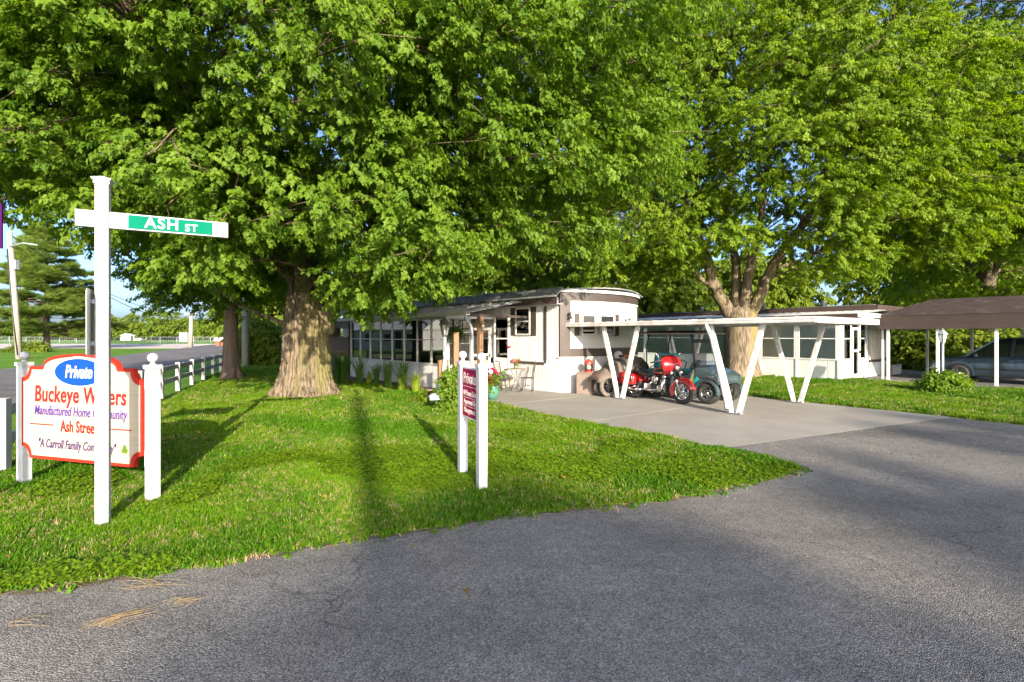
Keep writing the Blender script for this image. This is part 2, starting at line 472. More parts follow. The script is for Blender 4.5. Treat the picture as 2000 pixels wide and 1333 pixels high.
def asphalt_mat(name, base, tint, agg=1.0):
    m = bpy.data.materials.new(name); m.use_nodes = True
    nt = m.node_tree; n = nt.nodes; L = nt.links
    b = n['Principled BSDF']; b.inputs['Roughness'].default_value = 0.85; b.inputs['Specular IOR Level'].default_value = 0.3
    tc = n.new('ShaderNodeTexCoord')
    def noise(sc, det=4.0):
        t = n.new('ShaderNodeTexNoise'); t.inputs['Scale'].default_value = sc; t.inputs['Detail'].default_value = det
        L.new(tc.outputs['Object'], t.inputs['Vector']); return t.outputs['Fac']
    v = n.new('ShaderNodeTexVoronoi'); v.inputs['Scale'].default_value = 110 * agg; L.new(tc.outputs['Object'], v.inputs['Vector'])
    sep = n.new('ShaderNodeSeparateColor'); L.new(v.outputs['Color'], sep.inputs[0])
    def mr(f, l, h, a, bb):
        r = n.new('ShaderNodeMapRange'); r.inputs[1].default_value = l; r.inputs[2].default_value = h
        r.inputs[3].default_value = a; r.inputs[4].default_value = bb
        L.new(f, r.inputs[0]); return r.outputs[0]
    def mul(a, bb):
        x = n.new('ShaderNodeMath'); x.operation = 'MULTIPLY'; L.new(a, x.inputs[0]); L.new(bb, x.inputs[1]); return x.outputs[0]
    stone = mr(sep.outputs[0], 0.0, 1.0, 0.55, 1.5)
    gap = mr(v.outputs['Distance'], 0.25, 0.75, 1.1, 0.62)
    patch = mul(mr(noise(0.35, 6), 0.3, 0.7, 0.78, 1.18), mr(noise(2.2, 5), 0.35, 0.7, 1.06, 0.88))
    fine = mr(noise(9, 6), 0.3, 0.7, 0.88, 1.12)
    mpw = n.new('ShaderNodeMapping'); mpw.inputs['Rotation'].default_value = (0, 0, 0.45); mpw.inputs['Scale'].default_value = (0.12, 1.1, 1)
    L.new(tc.outputs['Object'], mpw.inputs['Vector'])
    tw_ = n.new('ShaderNodeTexNoise'); tw_.inputs['Scale'].default_value = 1.0; tw_.inputs['Detail'].default_value = 3; L.new(mpw.outputs[0], tw_.inputs['Vector'])
    fine = mul(fine, mr(tw_.outputs['Fac'], 0.35, 0.65, 0.86, 1.12))
    k = mul(mul(stone, gap), mul(patch, fine))
    x = n.new('ShaderNodeMix'); x.data_type = 'RGBA'; x.inputs[6].default_value = (*base, 1); x.inputs[7].default_value = (*tint, 1)
    L.new(mr(sep.outputs[1], 0.4, 0.9, 0.0, 1.0), x.inputs[0])
    vm = n.new('ShaderNodeVectorMath'); vm.operation = 'SCALE'; L.new(x.outputs[2], vm.inputs[0]); L.new(k, vm.inputs['Scale'])
    # hairline cracks
    w = n.new('ShaderNodeTexVoronoi'); w.feature = 'DISTANCE_TO_EDGE'; w.inputs['Scale'].default_value = 0.33
    nz = n.new('ShaderNodeTexNoise'); nz.inputs['Scale'].default_value = 1.6; nz.inputs['Detail'].default_value = 6
    L.new(tc.outputs['Object'], nz.inputs['Vector'])
    va = n.new('ShaderNodeVectorMath'); va.operation = 'MULTIPLY_ADD'; va.inputs[1].default_value = (0.9, 0.9, 0.9)
    L.new(nz.outputs['Color'], va.inputs[0]); L.new(tc.outputs['Object'], va.inputs[2]); L.new(va.outputs[0], w.inputs['Vector'])
    cr = mr(w.outputs['Distance'], 0.0, 0.004, 0.55, 1.0)
    cm = mr(noise(0.7, 3), 0.42, 0.52, 1.0, 0.0)
    mx = n.new('ShaderNodeMath'); mx.operation = 'MAXIMUM'; L.new(cr, mx.inputs[0]); L.new(cm, mx.inputs[1])
    v2 = n.new('ShaderNodeVectorMath'); v2.operation = 'SCALE'; L.new(vm.outputs[0], v2.inputs[0]); L.new(mx.outputs[0], v2.inputs['Scale'])
    L.new(v2.outputs[0], b.inputs['Base Color'])
    bp = n.new('ShaderNodeBump'); bp.inputs['Strength'].default_value = 0.8; bp.inputs['Distance'].default_value = 0.008; bp.invert = True
    L.new(v.outputs['Distance'], bp.inputs['Height']); L.new(bp.outputs[0], b.inputs['Normal'])
    return m

M['lawn'] = ground_mat()
M['asphalt'] = asphalt_mat('old_asphalt', (0.185, 0.173, 0.163), (0.25, 0.225, 0.198))
M['asphalt2'] = asphalt_mat('far_asphalt', (0.15, 0.135, 0.13), (0.19, 0.17, 0.155), 0.5)
M['concrete'] = pm('driveway_concrete', (0.275, 0.255, 0.22), (0.23, 0.213, 0.187), 1.2, 0.85, bump=0.25, bscale=70, c3=(0.235, 0.205, 0.17), scale3=0.7, bdist=0.006, detail=8)
M['lot'] = pm('pale_gravel', (0.50, 0.42, 0.34), (0.42, 0.35, 0.28), 0.5, 0.9)
M['gravel'] = pm('grey_gravel', (0.20, 0.19, 0.18), (0.12, 0.115, 0.11), 22, 0.9, bump=0.8, bscale=45, bdist=0.03)
M['dirt'] = pm('bare_dirt', (0.12, 0.085, 0.06), (0.075, 0.055, 0.042), 9, 0.95, bump=0.6, bscale=50, bdist=0.02)

# ------------------------------------------------------------------ instancing of leaves and blades on points
_groups = {}
def inst_group(variants):
    key = tuple(v.name for v in variants)
    if key in _groups:
        return _groups[key]
    g = bpy.data.node_groups.new('scatter_' + variants[0].name, 'GeometryNodeTree')
    g.interface.new_socket('Geometry', in_out='INPUT', socket_type='NodeSocketGeometry')
    g.interface.new_socket('Geometry', in_out='OUTPUT', socket_type='NodeSocketGeometry')
    n = g.nodes; L = g.links
    gi = n.new('NodeGroupInput'); go = n.new('NodeGroupOutput')
    jn = n.new('GeometryNodeJoinGeometry')
    for v in variants:
        oi = n.new('GeometryNodeObjectInfo'); oi.inputs['Object'].default_value = v
        ti = n.new('GeometryNodeGeometryToInstance')
        L.new(oi.outputs['Geometry'], ti.inputs[0]); L.new(ti.outputs[0], jn.inputs[0])
    ip = n.new('GeometryNodeInstanceOnPoints')
    ip.inputs['Pick Instance'].default_value = True
    def attr(nm, tp):
        a = n.new('GeometryNodeInputNamedAttribute'); a.data_type = tp; a.inputs['Name'].default_value = nm
        return a.outputs['Attribute']
    er = n.new('FunctionNodeEulerToRotation')
    L.new(attr('rot', 'FLOAT_VECTOR'), er.inputs[0])
    L.new(gi.outputs[0], ip.inputs['Points'])
    L.new(jn.outputs[0], ip.inputs['Instance'])
    L.new(attr('idx', 'INT'), ip.inputs['Instance Index'])
    L.new(er.outputs[0], ip.inputs['Rotation'])
    L.new(attr('scl', 'FLOAT'), ip.inputs['Scale'])
    L.new(ip.outputs[0], go.inputs[0])
    _groups[key] = g
    return g

def scatter(name, pts, rots, scl, variants, parent=None, kind='stuff'):
    pts = np.asarray(pts, dtype=np.float32); N = len(pts)
    me = bpy.data.meshes.new(name)
    me.vertices.add(N)
    me.vertices.foreach_set('co', pts.ravel())
    a = me.attributes.new('rot', 'FLOAT_VECTOR', 'POINT'); a.data.foreach_set('vector', np.asarray(rots, dtype=np.float32).ravel())
    a = me.attributes.new('scl', 'FLOAT', 'POINT'); a.data.foreach_set('value', np.asarray(scl, dtype=np.float32).ravel())
    a = me.attributes.new('idx', 'INT', 'POINT'); a.data.foreach_set('value', rng.integers(0, len(variants), N).astype(np.int32))
    o = bpy.data.objects.new(name, me)
    COL.objects.link(o)
    o.parent = parent
    md = o.modifiers.new('scatter', 'NODES'); md.node_group = inst_group(variants)
    if kind: o['kind'] = kind
    return o

def proto(name, mb, mat):
    """a mesh that only exists to be scattered; never linked to the scene"""
    return bpy.data.objects.new(name, mb.mesh(name, mat))

HALF = [(0.0, 0.0), (-0.03, 0.14), (0.02, 0.36), (0.2, 0.24), (0.42, 0.55), (0.5, 0.2), (0.68, 0.24), (1.0, 0.0)]
def add_leaf(mb, base, yaw, pitch, roll, ln, wd=1.0, fold=0.25, outline=HALF):
    m = Matrix.Translation(base) @ Euler((roll, pitch, yaw), 'XYZ').to_matrix().to_4x4()
    vs_ = [m @ Vector((x * ln, y * ln * wd, abs(y) * ln * fold - 0.12 * ln * x * x)) for x, y in outline]
    vs2 = [m @ Vector((x * ln, -y * ln * wd, abs(y) * ln * fold - 0.12 * ln * x * x)) for x, y in outline[1:-1]]
    n = len(outline)
    mb.add(vs_ + vs2, [tuple(range(n)), (0, *range(n, n + n - 2), n - 1)][::1])

def spray(name, mat, nleaf, ln, wd=1.0, twig=0.34, outline=HALF, seed=0):
    r = random.Random(seed)
    mb = MB()
    for i in range(nleaf):
        t = (i + 0.5) / nleaf
        side = 1 if i % 2 else -1
        p = Vector((twig * t, side * r.uniform(0.0, 0.05), r.uniform(-0.05, 0.05)))
        yaw = side * r.uniform(0.3, 1.5) * (1 - 0.5 * t) + r.uniform(-0.3, 0.3)
        add_leaf(mb, p, yaw, r.uniform(0.1, 1.0), r.uniform(-0.5, 0.5), ln * r.uniform(0.7, 1.15), wd, r.uniform(0.1, 0.4), outline)
    o = proto(name, mb, mat)
    # keep the leaf faces two-sided islands; no recalculated winding needed
    return o

SIMPLE = [(0.0, 0.0), (0.25, 0.26), (0.6, 0.24), (1.0, 0.0)]
SPR = {}
SPR['maple'] = [spray('maple_spray_%d' % i, M['maple'], 25, 0.079, seed=i) for i in range(5)]
SPR['maple2'] = [spray('bright_spray_%d' % i, M['maple2'], 24, 0.087, seed=20 + i) for i in range(5)]
SPR['oak'] = [spray('dark_spray_%d' % i, M['oak'], 9, 0.2, outline=SIMPLE, wd=1.3, seed=40 + i) for i in range(4)]
SPR['far'] = [spray('far_spray_%d' % i, M['oak'], 8, 0.5, outline=SIMPLE, wd=1.5, twig=1.0, seed=60 + i) for i in range(4)]
SPR['shrub'] = [spray('shrub_spray_%d' % i, M['oak'], 10, 0.07, outline=SIMPLE, wd=1.5, twig=0.16, seed=80 + i) for i in range(4)]
SPR['rose'] = [spray('rose_spray_%d' % i, M['maple'], 10, 0.075, outline=SIMPLE, wd=1.4, twig=0.18, seed=90 + i) for i in range(4)]
# ------------------------------------------------------------------ the setting: ground, roads, driveway
def local(o, th, x, y, z=0.0):
    c, s = math.cos(th), math.sin(th)
    return Vector((o[0] + x * c - y * s, o[1] + x * s + y * c, z))

H1 = (1.48, 15.3); T1A = R(42.5)        # front corner and heading of the white home
C1 = (5.07, 11.15); TC = R(36.9)        # carport
H2 = (13.0, 19.4)                       # second home
C2 = (15.2, 19.86)                      # brown carport

def grid_ground():
    mb = MB()
    mb.sheet([(-900, -300), (900, -300), (900, 1500), (-900, 1500)], 0.0)
    o = mb.build('ground', M['lawn']); o['kind'] = 'structure'
grid_ground()

def wobble(pts, amp, step, seed):
    r = np.random.default_rng(seed)
    out = []
    for a, b in zip(pts[:-1], pts[1:]):
        a = Vector(a[:2]); b = Vector(b[:2])
        k = max(1, int((b - a).length / step))
        for i in range(k):
            p = a.lerp(b, i / k)
            nrm = Vector((-(b - a).y, (b - a).x)).normalized()
            w = amp * r.normal()
            out.append((p.x + nrm.x * w, p.y + nrm.y * w))
    out.append(tuple(pts[-1][:2]))
    return out

EDGE = [(-34, -6), (-14, 0.4), (-6.5, 2.6), G(0, 1155), G(150, 1140), G(300, 1118), G(450, 1096), G(600, 1070), G(720, 1050), G(820, 1036), G(1000, 1006), G(1200, 987), G(1350, 968), G(1480, 940), G(1565, 918)]
EDGE = [tuple(p[:2]) for p in EDGE]
edge1 = wobble(EDGE, 0.018, 0.16, 3)
TIP2 = [tuple(G(1565, 918)[:2]), tuple(G(1500, 893)[:2]), tuple(G(1405, 873)[:2])]
edge2 = wobble(TIP2, 0.03, 0.2, 4)
END = [local(C1, TC, -3.42, -1.62), local(C1, TC, 3.4, -3.05)]
EDGE3 = [tuple(END[1][:2]), tuple(G(2000, 832)[:2]), (16.0, 6.9), (60, -14)]
edge3 = wobble(EDGE3, 0.03, 0.25, 5)
road = edge1 + edge2[1:-1] + [tuple(p[:2]) for p in END] + edge3[1:] + [(60, -60), (-34, -60)]
o = MB().sheet(road, 0.006).build('road', M['asphalt']); o['kind'] = 'structure'

o = MB().sheet([(-7.6, 0.8), (-9.4, 5.0), (-12.4, 11.9), (-18.2, 25.5), (-33, 60), (-52, 104), (-62, 104), (-46, 69), (-26.9, 25.8), (-21, 11), (-19.6, 4), (-20.5, -1.5)], 0.003).build('side_road', M['asphalt2']); o['kind'] = 'structure'
o = MB().sheet([(-180, 66), (-44, 66), (-36, 63), (-34, 75), (-45, 100), (-180, 104)], 0.0025).build('gravel_lot', M['lot']); o['kind'] = 'structure'
# bare dirt where the lawn tip meets the driveway
o = MB().sheet(wobble([tuple(G(1405, 876)[:2]), tuple(G(1470, 882)[:2]), tuple(G(1480, 900)[:2]), tuple(G(1580, 915)[:2]), tuple(G(1530, 930)[:2]), tuple(G(1450, 905)[:2]), tuple(G(1405, 876)[:2])], 0.03, 0.12, 9)[:-1], 0.009).build('dirt_patch', M['dirt']); o['kind'] = 'structure'
o = MB().sheet([tuple(local(C2, TC, x, y)[:2]) for x, y in ((-0.75, 1.2), (-0.75, -14), (7.5, -14), (7.5, 9), (2.2, 9), (2.2, 1.2), )], 0.003).build('gravel_strip', M['gravel']); o['kind'] = 'structure'

drv = empty('driveway', (C1[0], C1[1], 0), TC, kind='structure')
xs_ = [(-3.42, -0.164), (-0.136, 3.4)]
def endy(x): return -1.62 + (x + 3.42) * (-3.05 + 1.62) / 6.82
ysp = [None, 1.3, 4.4, 9.2]
for (xa, xb) in xs_:
    for k in range(3):
        y0a = endy(xa) if k == 0 else ysp[k] + 0.014
        y0b = endy(xb) if k == 0 else ysp[k] + 0.014
        y1 = ysp[k + 1] - 0.014
        mb = MB()
        v = [(xa, y0a), (xb, y0b), (xb, y1), (xa, y1)]
        mb.add([(x, y, -0.05) for x, y in v] + [(x, y, 0.010) for x, y in v], ((0, 3, 2, 1), (4, 5, 6, 7), (0, 1, 5, 4), (1, 2, 6, 5), (2, 3, 7, 6), (3, 0, 4, 7)))
        mb.build('slab', M['concrete'], drv)

MB().sheet([(-3.4, endy(-3.4) + .03), (3.38, endy(3.38) + .03), (3.38, 9.15), (-3.4, 9.15)], .0055).build('joint_filler', M['dirt'], drv)
re0 = np.random.default_rng(5)
xa_ = np.linspace(-3.5, 3.5, 60); up_ = np.array([endy(x) - .004 for x in xa_])
lo_ = up_ - np.convolve(np.abs(re0.normal(.05, .05, 60)) + .02, np.ones(3) / 3, 'same')
MB().add([(x, y, .0088) for x, y in zip(xa_, up_)] + [(x, y, .0088) for x, y in zip(xa_, lo_)], [(k, k + 1, 61 + k, 60 + k) for k in range(59)]).build('grit_strip', M['gravel'], drv)

# ------------------------------------------------------------------ grass, clover, straw
def in_poly(pts, poly):
    x, y = pts[:, 0], pts[:, 1]
    ins = np.zeros(len(pts), bool)
    j = len(poly) - 1
    for i in range(len(poly)):
        xi, yi = poly[i]; xj, yj = poly[j]
        c = ((yi > y) != (yj > y)) & (x < (xj - xi) * (y - yi) / (yj - yi + 1e-12) + xi)
        ins ^= c
        j = i
    return ins

def tuft(name, nb, h, spread, mat, seed, w=0.006, bend=0.5):
    r = random.Random(seed); mb = MB()
    for i in range(nb):
        a = r.uniform(0, 6.283); d = r.uniform(0, spread)
        p = Vector((d * math.cos(a), d * math.sin(a), -0.004))
        yaw = r.uniform(0, 6.283); hh = h * r.uniform(0.55, 1.2); lean = hh * r.uniform(0.1, bend * 1.6)
        dx = Vector((math.cos(yaw), math.sin(yaw), 0)); s = Vector((-math.sin(yaw), math.cos(yaw), 0)) * w * r.uniform(0.7, 1.2)
        m1 = p + dx * lean * 0.35 + Vector((0, 0, hh * 0.6)); tip = p + dx * lean + Vector((0, 0, hh))
        mb.add([p - s, p + s, m1 + s * 0.8, m1 - s * 0.8, tip], [(0, 1, 2, 3), (3, 2, 4)])
    return proto(name, mb, mat)

def clover_p(name, seed):
    r = random.Random(seed); mb = MB()
    for i in range(9):
        a = r.uniform(0, 6.283); d = r.uniform(0, 0.09)
        c = Vector((d * math.cos(a), d * math.sin(a), r.uniform(0.025, 0.06)))
        y0 = r.uniform(0, 6.28); tl = r.uniform(-0.35, 0.35); t2 = r.uniform(-0.35, 0.35); sz = r.uniform(0.012, 0.02)
        for q in range(3):
            m = Matrix.Translation(c) @ Euler((tl, t2, y0 + q * 2.094), 'XYZ').to_matrix().to_4x4()
            mb.add([m @ Vector(p) for p in ((0, 0, 0), (sz * 0.7, -sz * 0.65, 0.003), (sz * 1.5, -sz * 0.5, 0.004), (sz * 1.45, sz * 0.5, 0.004), (sz * 0.7, sz * 0.65, 0.003))], [(0, 1, 2, 3, 4)])
    return proto(name, mb, M['cloverleaf'])

TUFT = [tuft('tuft_%d' % i, 14, 0.052, 0.05, M[('blade', 'blade', 'blade2', 'blade2', 'blade3')[i]], i) for i in range(5)]
TUFT += [tuft('strawtuft', 8, 0.055, 0.05, M['straw'], 11, 0.003, 0.9)]
CLOV = [clover_p('clover_%d' % i, i) for i in range(4)]

LAWN_A = edge1[2:] + edge2[1:] + [tuple(local(C1, TC, -3.45, y)[:2]) for y in (-1.5, 2, 5.0)] + [tuple(local(H1, T1A, -3.0, y)[:2]) for y in (2.6, 10.6)] + [(-9.5, 26), (-15.5, 29), (-13.5, 22), (-9.2, 13), (-7.5, 9)]
LAWN_B = [tuple(local(C1, TC, 3.43, -2.9)[:2])] + edge3[1:-1] + [(22, 4.2), tuple(local(C2, TC, -0.8, -9)[:2]), tuple(local(C2, TC, -0.8, 1.2)[:2]), tuple(local(H2, TC, 0, 0)[:2]), tuple(local(H2, TC, 0, 9.5)[:2]), tuple(local(C1, TC, 3.43, 9)[:2])]

def lawn_points(poly, n, near=3.2, power=1.6):
    x = [p[0] for p in poly]; y = [p[1] for p in poly]
    out = []
    while sum(len(a) for a in out) < n:
        p = np.stack([rng.uniform(min(x), max(x), n * 3), rng.uniform(min(y), max(y), n * 3)], 1)
        d = np.hypot(p[:, 0], p[:, 1])
        keep = rng.uniform(size=len(p)) < (near / np.maximum(d, near)) ** power
        px = 1000 + 960 * p[:, 0] / np.maximum(p[:, 1], 0.5)
        keep &= (px > -150) & (px < 2150)
        p = p[keep]
        out.append(p[in_poly(p, poly)])
    return np.concatenate(out)[:n]

def noise2(p, sc, seed):
    r = np.random.default_rng(seed)
    v = np.zeros(len(p))
    for k in range(5):
        a = r.uniform(0, 6.28); f = sc * (1 + 0.7 * k); ph = r.uniform(0, 6.28)
        v += np.sin((p[:, 0] * math.cos(a) + p[:, 1] * math.sin(a)) * f + ph + 1.3 * np.sin(p[:, 1] * f * 0.6 + k)) / (1 + 0.4 * k)
    return v

def grow_grass(name, poly, n, label, base_scale=1.0, strawfrac=0.012):
    p = lawn_points(poly, n)
    d = np.hypot(p[:, 0], p[:, 1])
    s = base_scale * rng.uniform(0.6, 1.15, len(p)) * (0.85 + 0.25 * np.clip(noise2(p, 2.0, 5), -1, 1)) * np.clip(d / 6, 0.95, 2.1) ** 0.8
    rot = np.stack([rng.normal(0, 0.12, len(p)), rng.normal(0, 0.12, len(p)), rng.uniform(0, 6.28, len(p))], 1)
    o = scatter(name, np.c_[p, np.zeros(len(p))], rot, s, TUFT)
    pv_ = np.clip(0.5 + 0.28 * noise2(p, 0.9, 31) + rng.normal(0, 0.28, len(p)), 0, 0.999)
    idx = np.array([2, 3, 0, 1, 4])[(pv_ * 5).astype(int)]; idx[rng.uniform(size=len(p)) < strawfrac] = 5
    dry = (np.abs(p[:, 0] + 4.2) < 2.2) & (p[:, 1] < 6.5) & (noise2(p, 2.3, 8) > 0.9) & (rng.uniform(size=len(p)) < 0.6)
    idx[dry] = 5
    o.data.attributes['idx'].data.foreach_set('value', idx.astype(np.int32))
    tag(o, label, 'grass', kind='stuff')
    return p
pa = grow_grass('grass', LAWN_A, 90000, 'mown green lawn between the road and the big maple', 1.0)
pb = grow_grass('grass', LAWN_B, 26000, 'mown sunny lawn between the carport and the brown carport', 1.0)
pc = lawn_points(LAWN_A, 26000, 3.6, 2.0)
nz = noise2(pc, 1.1, 21)
e1 = np.array(edge1)
dist = np.min(np.hypot(pc[:, None, 0] - e1[None, ::3, 0], pc[:, None, 1] - e1[None, ::3, 1]), axis=1)
cent = np.exp(-(((pc[:, 0] + 1.4) / 2.2) ** 2 + ((pc[:, 1] - 7.0) / 1.5) ** 2))
pc = pc[(nz + 1.5 * np.exp(-dist / 0.55) + 1.6 * cent > 1.15)]
o = scatter('clover', np.c_[pc, np.zeros(len(pc))], np.c_[rng.normal(0, .1, len(pc)), rng.normal(0, .1, len(pc)), rng.uniform(0, 6.28, len(pc))], rng.uniform(0.7, 1.25, len(pc)), CLOV)
tag(o, 'low clover patches growing through the lawn and along the road edge', 'clover', kind='stuff')

# ragged edge: soil strip and grass creeping onto the asphalt
ea = np.array(edge1[8:] + edge2[1:-3])
tn = np.gradient(ea, axis=0); tn /= np.linalg.norm(tn, axis=1)[:, None]; nr_ = np.c_[tn[:, 1], -tn[:, 0]]
re_ = np.random.default_rng(17)
wo = np.abs(re_.normal(0.05, 0.05, len(ea))) + 0.02; wo = np.convolve(wo, np.ones(3) / 3, 'same')
oo = ea + nr_ * wo[:, None]; ii_ = ea - nr_ * 0.12
o = MB().add([(x, y, .0085) for x, y in oo] + [(x, y, .0085) for x, y in ii_], [(k, k + 1, len(ea) + k + 1, len(ea) + k) for k in range(len(ea) - 1)]).build('soil_edge', M['dirt']); o['kind'] = 'structure'
ks = re_.integers(0, len(ea), 5200)
pe = ea[ks] + nr_[ks] * (re_.normal(-0.02, 0.06, (len(ks), 1)) * (0.5 + np.abs(np.sin(ks * 0.37)))[:, None]) + tn[ks] * re_.uniform(-.1, .1, (len(ks), 1))
o = scatter('edge_grass', np.c_[pe, np.zeros(len(pe))], np.c_[re_.normal(0, .3, len(pe)), re_.normal(0, .3, len(pe)), re_.uniform(0, 6.28, len(pe))], re_.uniform(.4, 1.1, len(pe)), TUFT)
tag(o, 'ragged grass creeping over the edge of the asphalt', 'grass', kind='stuff')

# blades of cut straw washed up along the road edge
def straw_mesh(lines):
    mb = MB()
    for a, b, w in lines:
        a = Vector(a); b = Vector(b); mid = a.lerp(b, 0.5) + Vector((random.uniform(-.02, .02), random.uniform(-.02, .02), 0.012))
        mb.tube([a, mid, b], w, 3, smooth=False)
    return mb
def wisp(px, py, ang, ln, n, spread, name, label, cat='straw'):
    c = G(px, py); ls = []
    for i in range(n):
        a = ang + random.gauss(0, spread); l = ln * random.uniform(0.4, 1)
        p = c + Vector((random.gauss(0, ln * .22), random.gauss(0, ln * .09), 0.012 + random.uniform(0, .012)))
        d = Vector((math.cos(a), math.sin(a), 0)) * l / 2
        ls.append((p - d, p + d, 0.0011))
    o = straw_mesh(ls).build(name, M['straw']); tag(o, label, cat, kind='thing')
wisp(232, 1212, 0.75, 0.34, 20, 0.14, 'straw_wisp', 'bent wisp of dry straw lying out on the asphalt')
wisp(357, 1180, -0.15, 0.17, 20, 0.8, 'straw_wisp', 'small tangled clump of straw on the asphalt beside the bent wisp')
wisp(275, 1147, -0.2, 0.45, 16, 0.2, 'straw_wisp', 'long streak of straw along the edge of the road')
wisp(30, 1225, 0.12, 0.3, 6, 0.1, 'straw_wisp', 'short stalks of straw on the asphalt at the left edge')
ls = []
for i in range(420):
    k = random.randrange(20, len(edge1) - 2)
    p = Vector((*edge1[k], 0.014)) + Vector((random.gauss(0, .1), random.gauss(-0.03, .05), 0))
    a = random.gauss(0.25, 0.5); l = random.uniform(.04, .2)
    d = Vector((math.cos(a), math.sin(a), 0)) * l / 2
    ls.append((p - d, p + d, 0.0013))
o = straw_mesh(ls).build('road_litter', M['straw']); tag(o, 'dry stalks scattered along the edge of lawn and road', 'litter', kind='stuff')
mb = MB()
for i in range(900):
    if i < 500:
        p = G(random.uniform(1430, 2000), random.uniform(835, 905))
    else:
        k = random.randrange(10, len(edge1) - 1); p = Vector((*edge1[k], 0)) + Vector((random.gauss(0, .12), random.gauss(-.08, .08), 0))
    s = random.uniform(.003, .011)
    a = random.uniform(0, 3)
    m = Matrix.Translation((p.x, p.y, 0.008)) @ Euler((random.uniform(-.4, .4), random.uniform(-.4, .4), a)).to_matrix().to_4x4()
    mb.box(-s, s, -s * .7, s * .7, -s * .4, s * .6, m)
o = mb.build('gravel', M['gravel']); tag(o, 'loose gravel chips at the driveway mouth and road edge', 'gravel', kind='stuff')

# fallen leaves on the verge and the road
LF = []
for i in range(3):
    m_ = MB(); add_leaf(m_, Vector((-0.04, 0, 0)), 0, 0.05 * i, 0.1, 0.085, 1, 0.3 - 0.1 * i); LF.append(proto('dead_leaf_%d' % i, m_, M['deadleaf']))
k_ = rng.integers(8, len(edge1) - 1, 70)
pl1 = np.array(edge1)[k_] + rng.normal(0, 0.12, (70, 2))
pl2 = np.array([tuple(G(rng.uniform(100, 1950), rng.uniform(840, 1330))[:2]) for _ in range(2)])
pl3 = lawn_points(LAWN_A, 70, 5.0, 1.0)
pl_ = np.concatenate([pl1, pl2, pl3]); nl = len(pl_)
zl = np.full(nl, 0.018); zl[-70:] = 0.06
o = scatter('fallen_leaves', np.c_[pl_, zl], np.c_[rng.normal(0, .25, nl), rng.normal(0, .25, nl), rng.uniform(0, 6.28, nl)], rng.uniform(.45, .85, nl), LF)
tag(o, 'fallen brown leaves scattered over the lawn and the road edge', 'leaves', kind='stuff')

# ------------------------------------------------------------------ trees
def trunk_mesh(path, radii, flare, ridges, seed, n=56, sub=26):
    furrow = ridges if ridges > 0.02 else 0.0
    if furrow: n, sub = 220, 80
    r = np.random.default_rng(seed)
    pts = [Vector(p) for p in path]
    mb = MB(); vs_ = []; fs = []
    ph = r.uniform(0, 6.28, 12)
    total = sub
    zs = np.linspace(0, 1, total + 1) ** 1.25
    seglen = [0.0]
    for a, b in zip(pts[:-1], pts[1:]): seglen.append(seglen[-1] + (b - a).length)
    L_ = seglen[-1]
    for t in zs:
        d = t * L_
        k = max(i for i in range(len(pts)) if seglen[i] <= d + 1e-6); k = min(k, len(pts) - 2)
        f = (d - seglen[k]) / (seglen[k + 1] - seglen[k])
        c = pts[k].lerp(pts[k + 1], f); rad = radii[k] * (1 - f) + radii[k + 1] * f
        for j in range(n):
            a = 2 * math.pi * j / n
            fl = flare * math.exp(-d / 0.42) * (1 + 0.5 * math.cos(5 * a + ph[0]) + 0.3 * math.cos(3 * a + ph[1]))
            rid = 1 + ridges * (0.6 * math.sin(13 * a + ph[2] + 1.5 * math.sin(d * 1.3)) + 0.5 * math.sin(23 * a + ph[3] + 2 * math.sin(d * 0.9 + 1)) + 0.8 * math.cos(3 * a + ph[4] + d * .5)) + ridges * 0.5 * r.normal()
            if furrow:
                w1 = abs(math.sin(17 * a + 0.9 * math.sin(d * 2.1 + 3 * a) + ph[5])) ; w2 = abs(math.sin(29 * a + 1.2 * math.sin(d * 1.7 - 2 * a) + ph[6]))
                fl += -0.06 * (1 - w1) ** 2.2 - 0.04 * (1 - w2) ** 2.2 + 0.02
            rr = rad * rid + fl
            vs_.append((c.x + rr * math.cos(a), c.y + rr * math.sin(a), c.z - (0.06 if t == 0 else 0)))
    m = total + 1
    for i in range(m - 1):
        for j in range(n):
            j2 = (j + 1) % n
            fs.append((i * n + j, i * n + j2, (i + 1) * n + j2, (i + 1) * n + j))
    fs.append(tuple((m - 1) * n + j for j in range(n)))
    mb.add(vs_, fs, True)
    return mb

def smooth_path(pts, k=5):
    pts = [Vector(p) for p in pts]; out = []
    for i in range(len(pts) - 1):
        p0 = pts[max(i - 1, 0)]; p1 = pts[i]; p2 = pts[i + 1]; p3 = pts[min(i + 2, len(pts) - 1)]
        for j in range(k):
            t = j / k
            out.append(0.5 * ((2 * p1) + (p2 - p0) * t + (2 * p0 - 5 * p1 + 4 * p2 - p3) * t * t + (3 * p1 - p0 - 3 * p2 + p3) * t ** 3))
    out.append(pts[-1])
    return out

def crown_points(ells, n, reject=None, shell=0.4, seed=0):
    r = np.random.default_rng(seed)
    w = np.array([e[2] if len(e) > 2 else e[1][0] * e[1][1] * e[1][2] for e in ells], float); w /= w.sum()
    out = []; cand = []
    while len(out) < n:
        e = ells[r.choice(len(ells), p=w)]
        d = r.normal(size=3); d /= np.linalg.norm(d)
        q = np.array(e[0]) + d * np.array(e[1]) * (shell + (1 - shell) * r.uniform() ** 0.6)
        if reject is not None and reject(q): continue
        cand.append(q)
        if len(cand) == 5:      # keep the candidate farthest from its neighbours: even spread, few holes
            if out:
                A = np.array(out)
                q = max(cand, key=lambda c_: np.min(np.sum((A - c_) ** 2, axis=1)))
            out.append(q); cand = []
    return np.array(out)

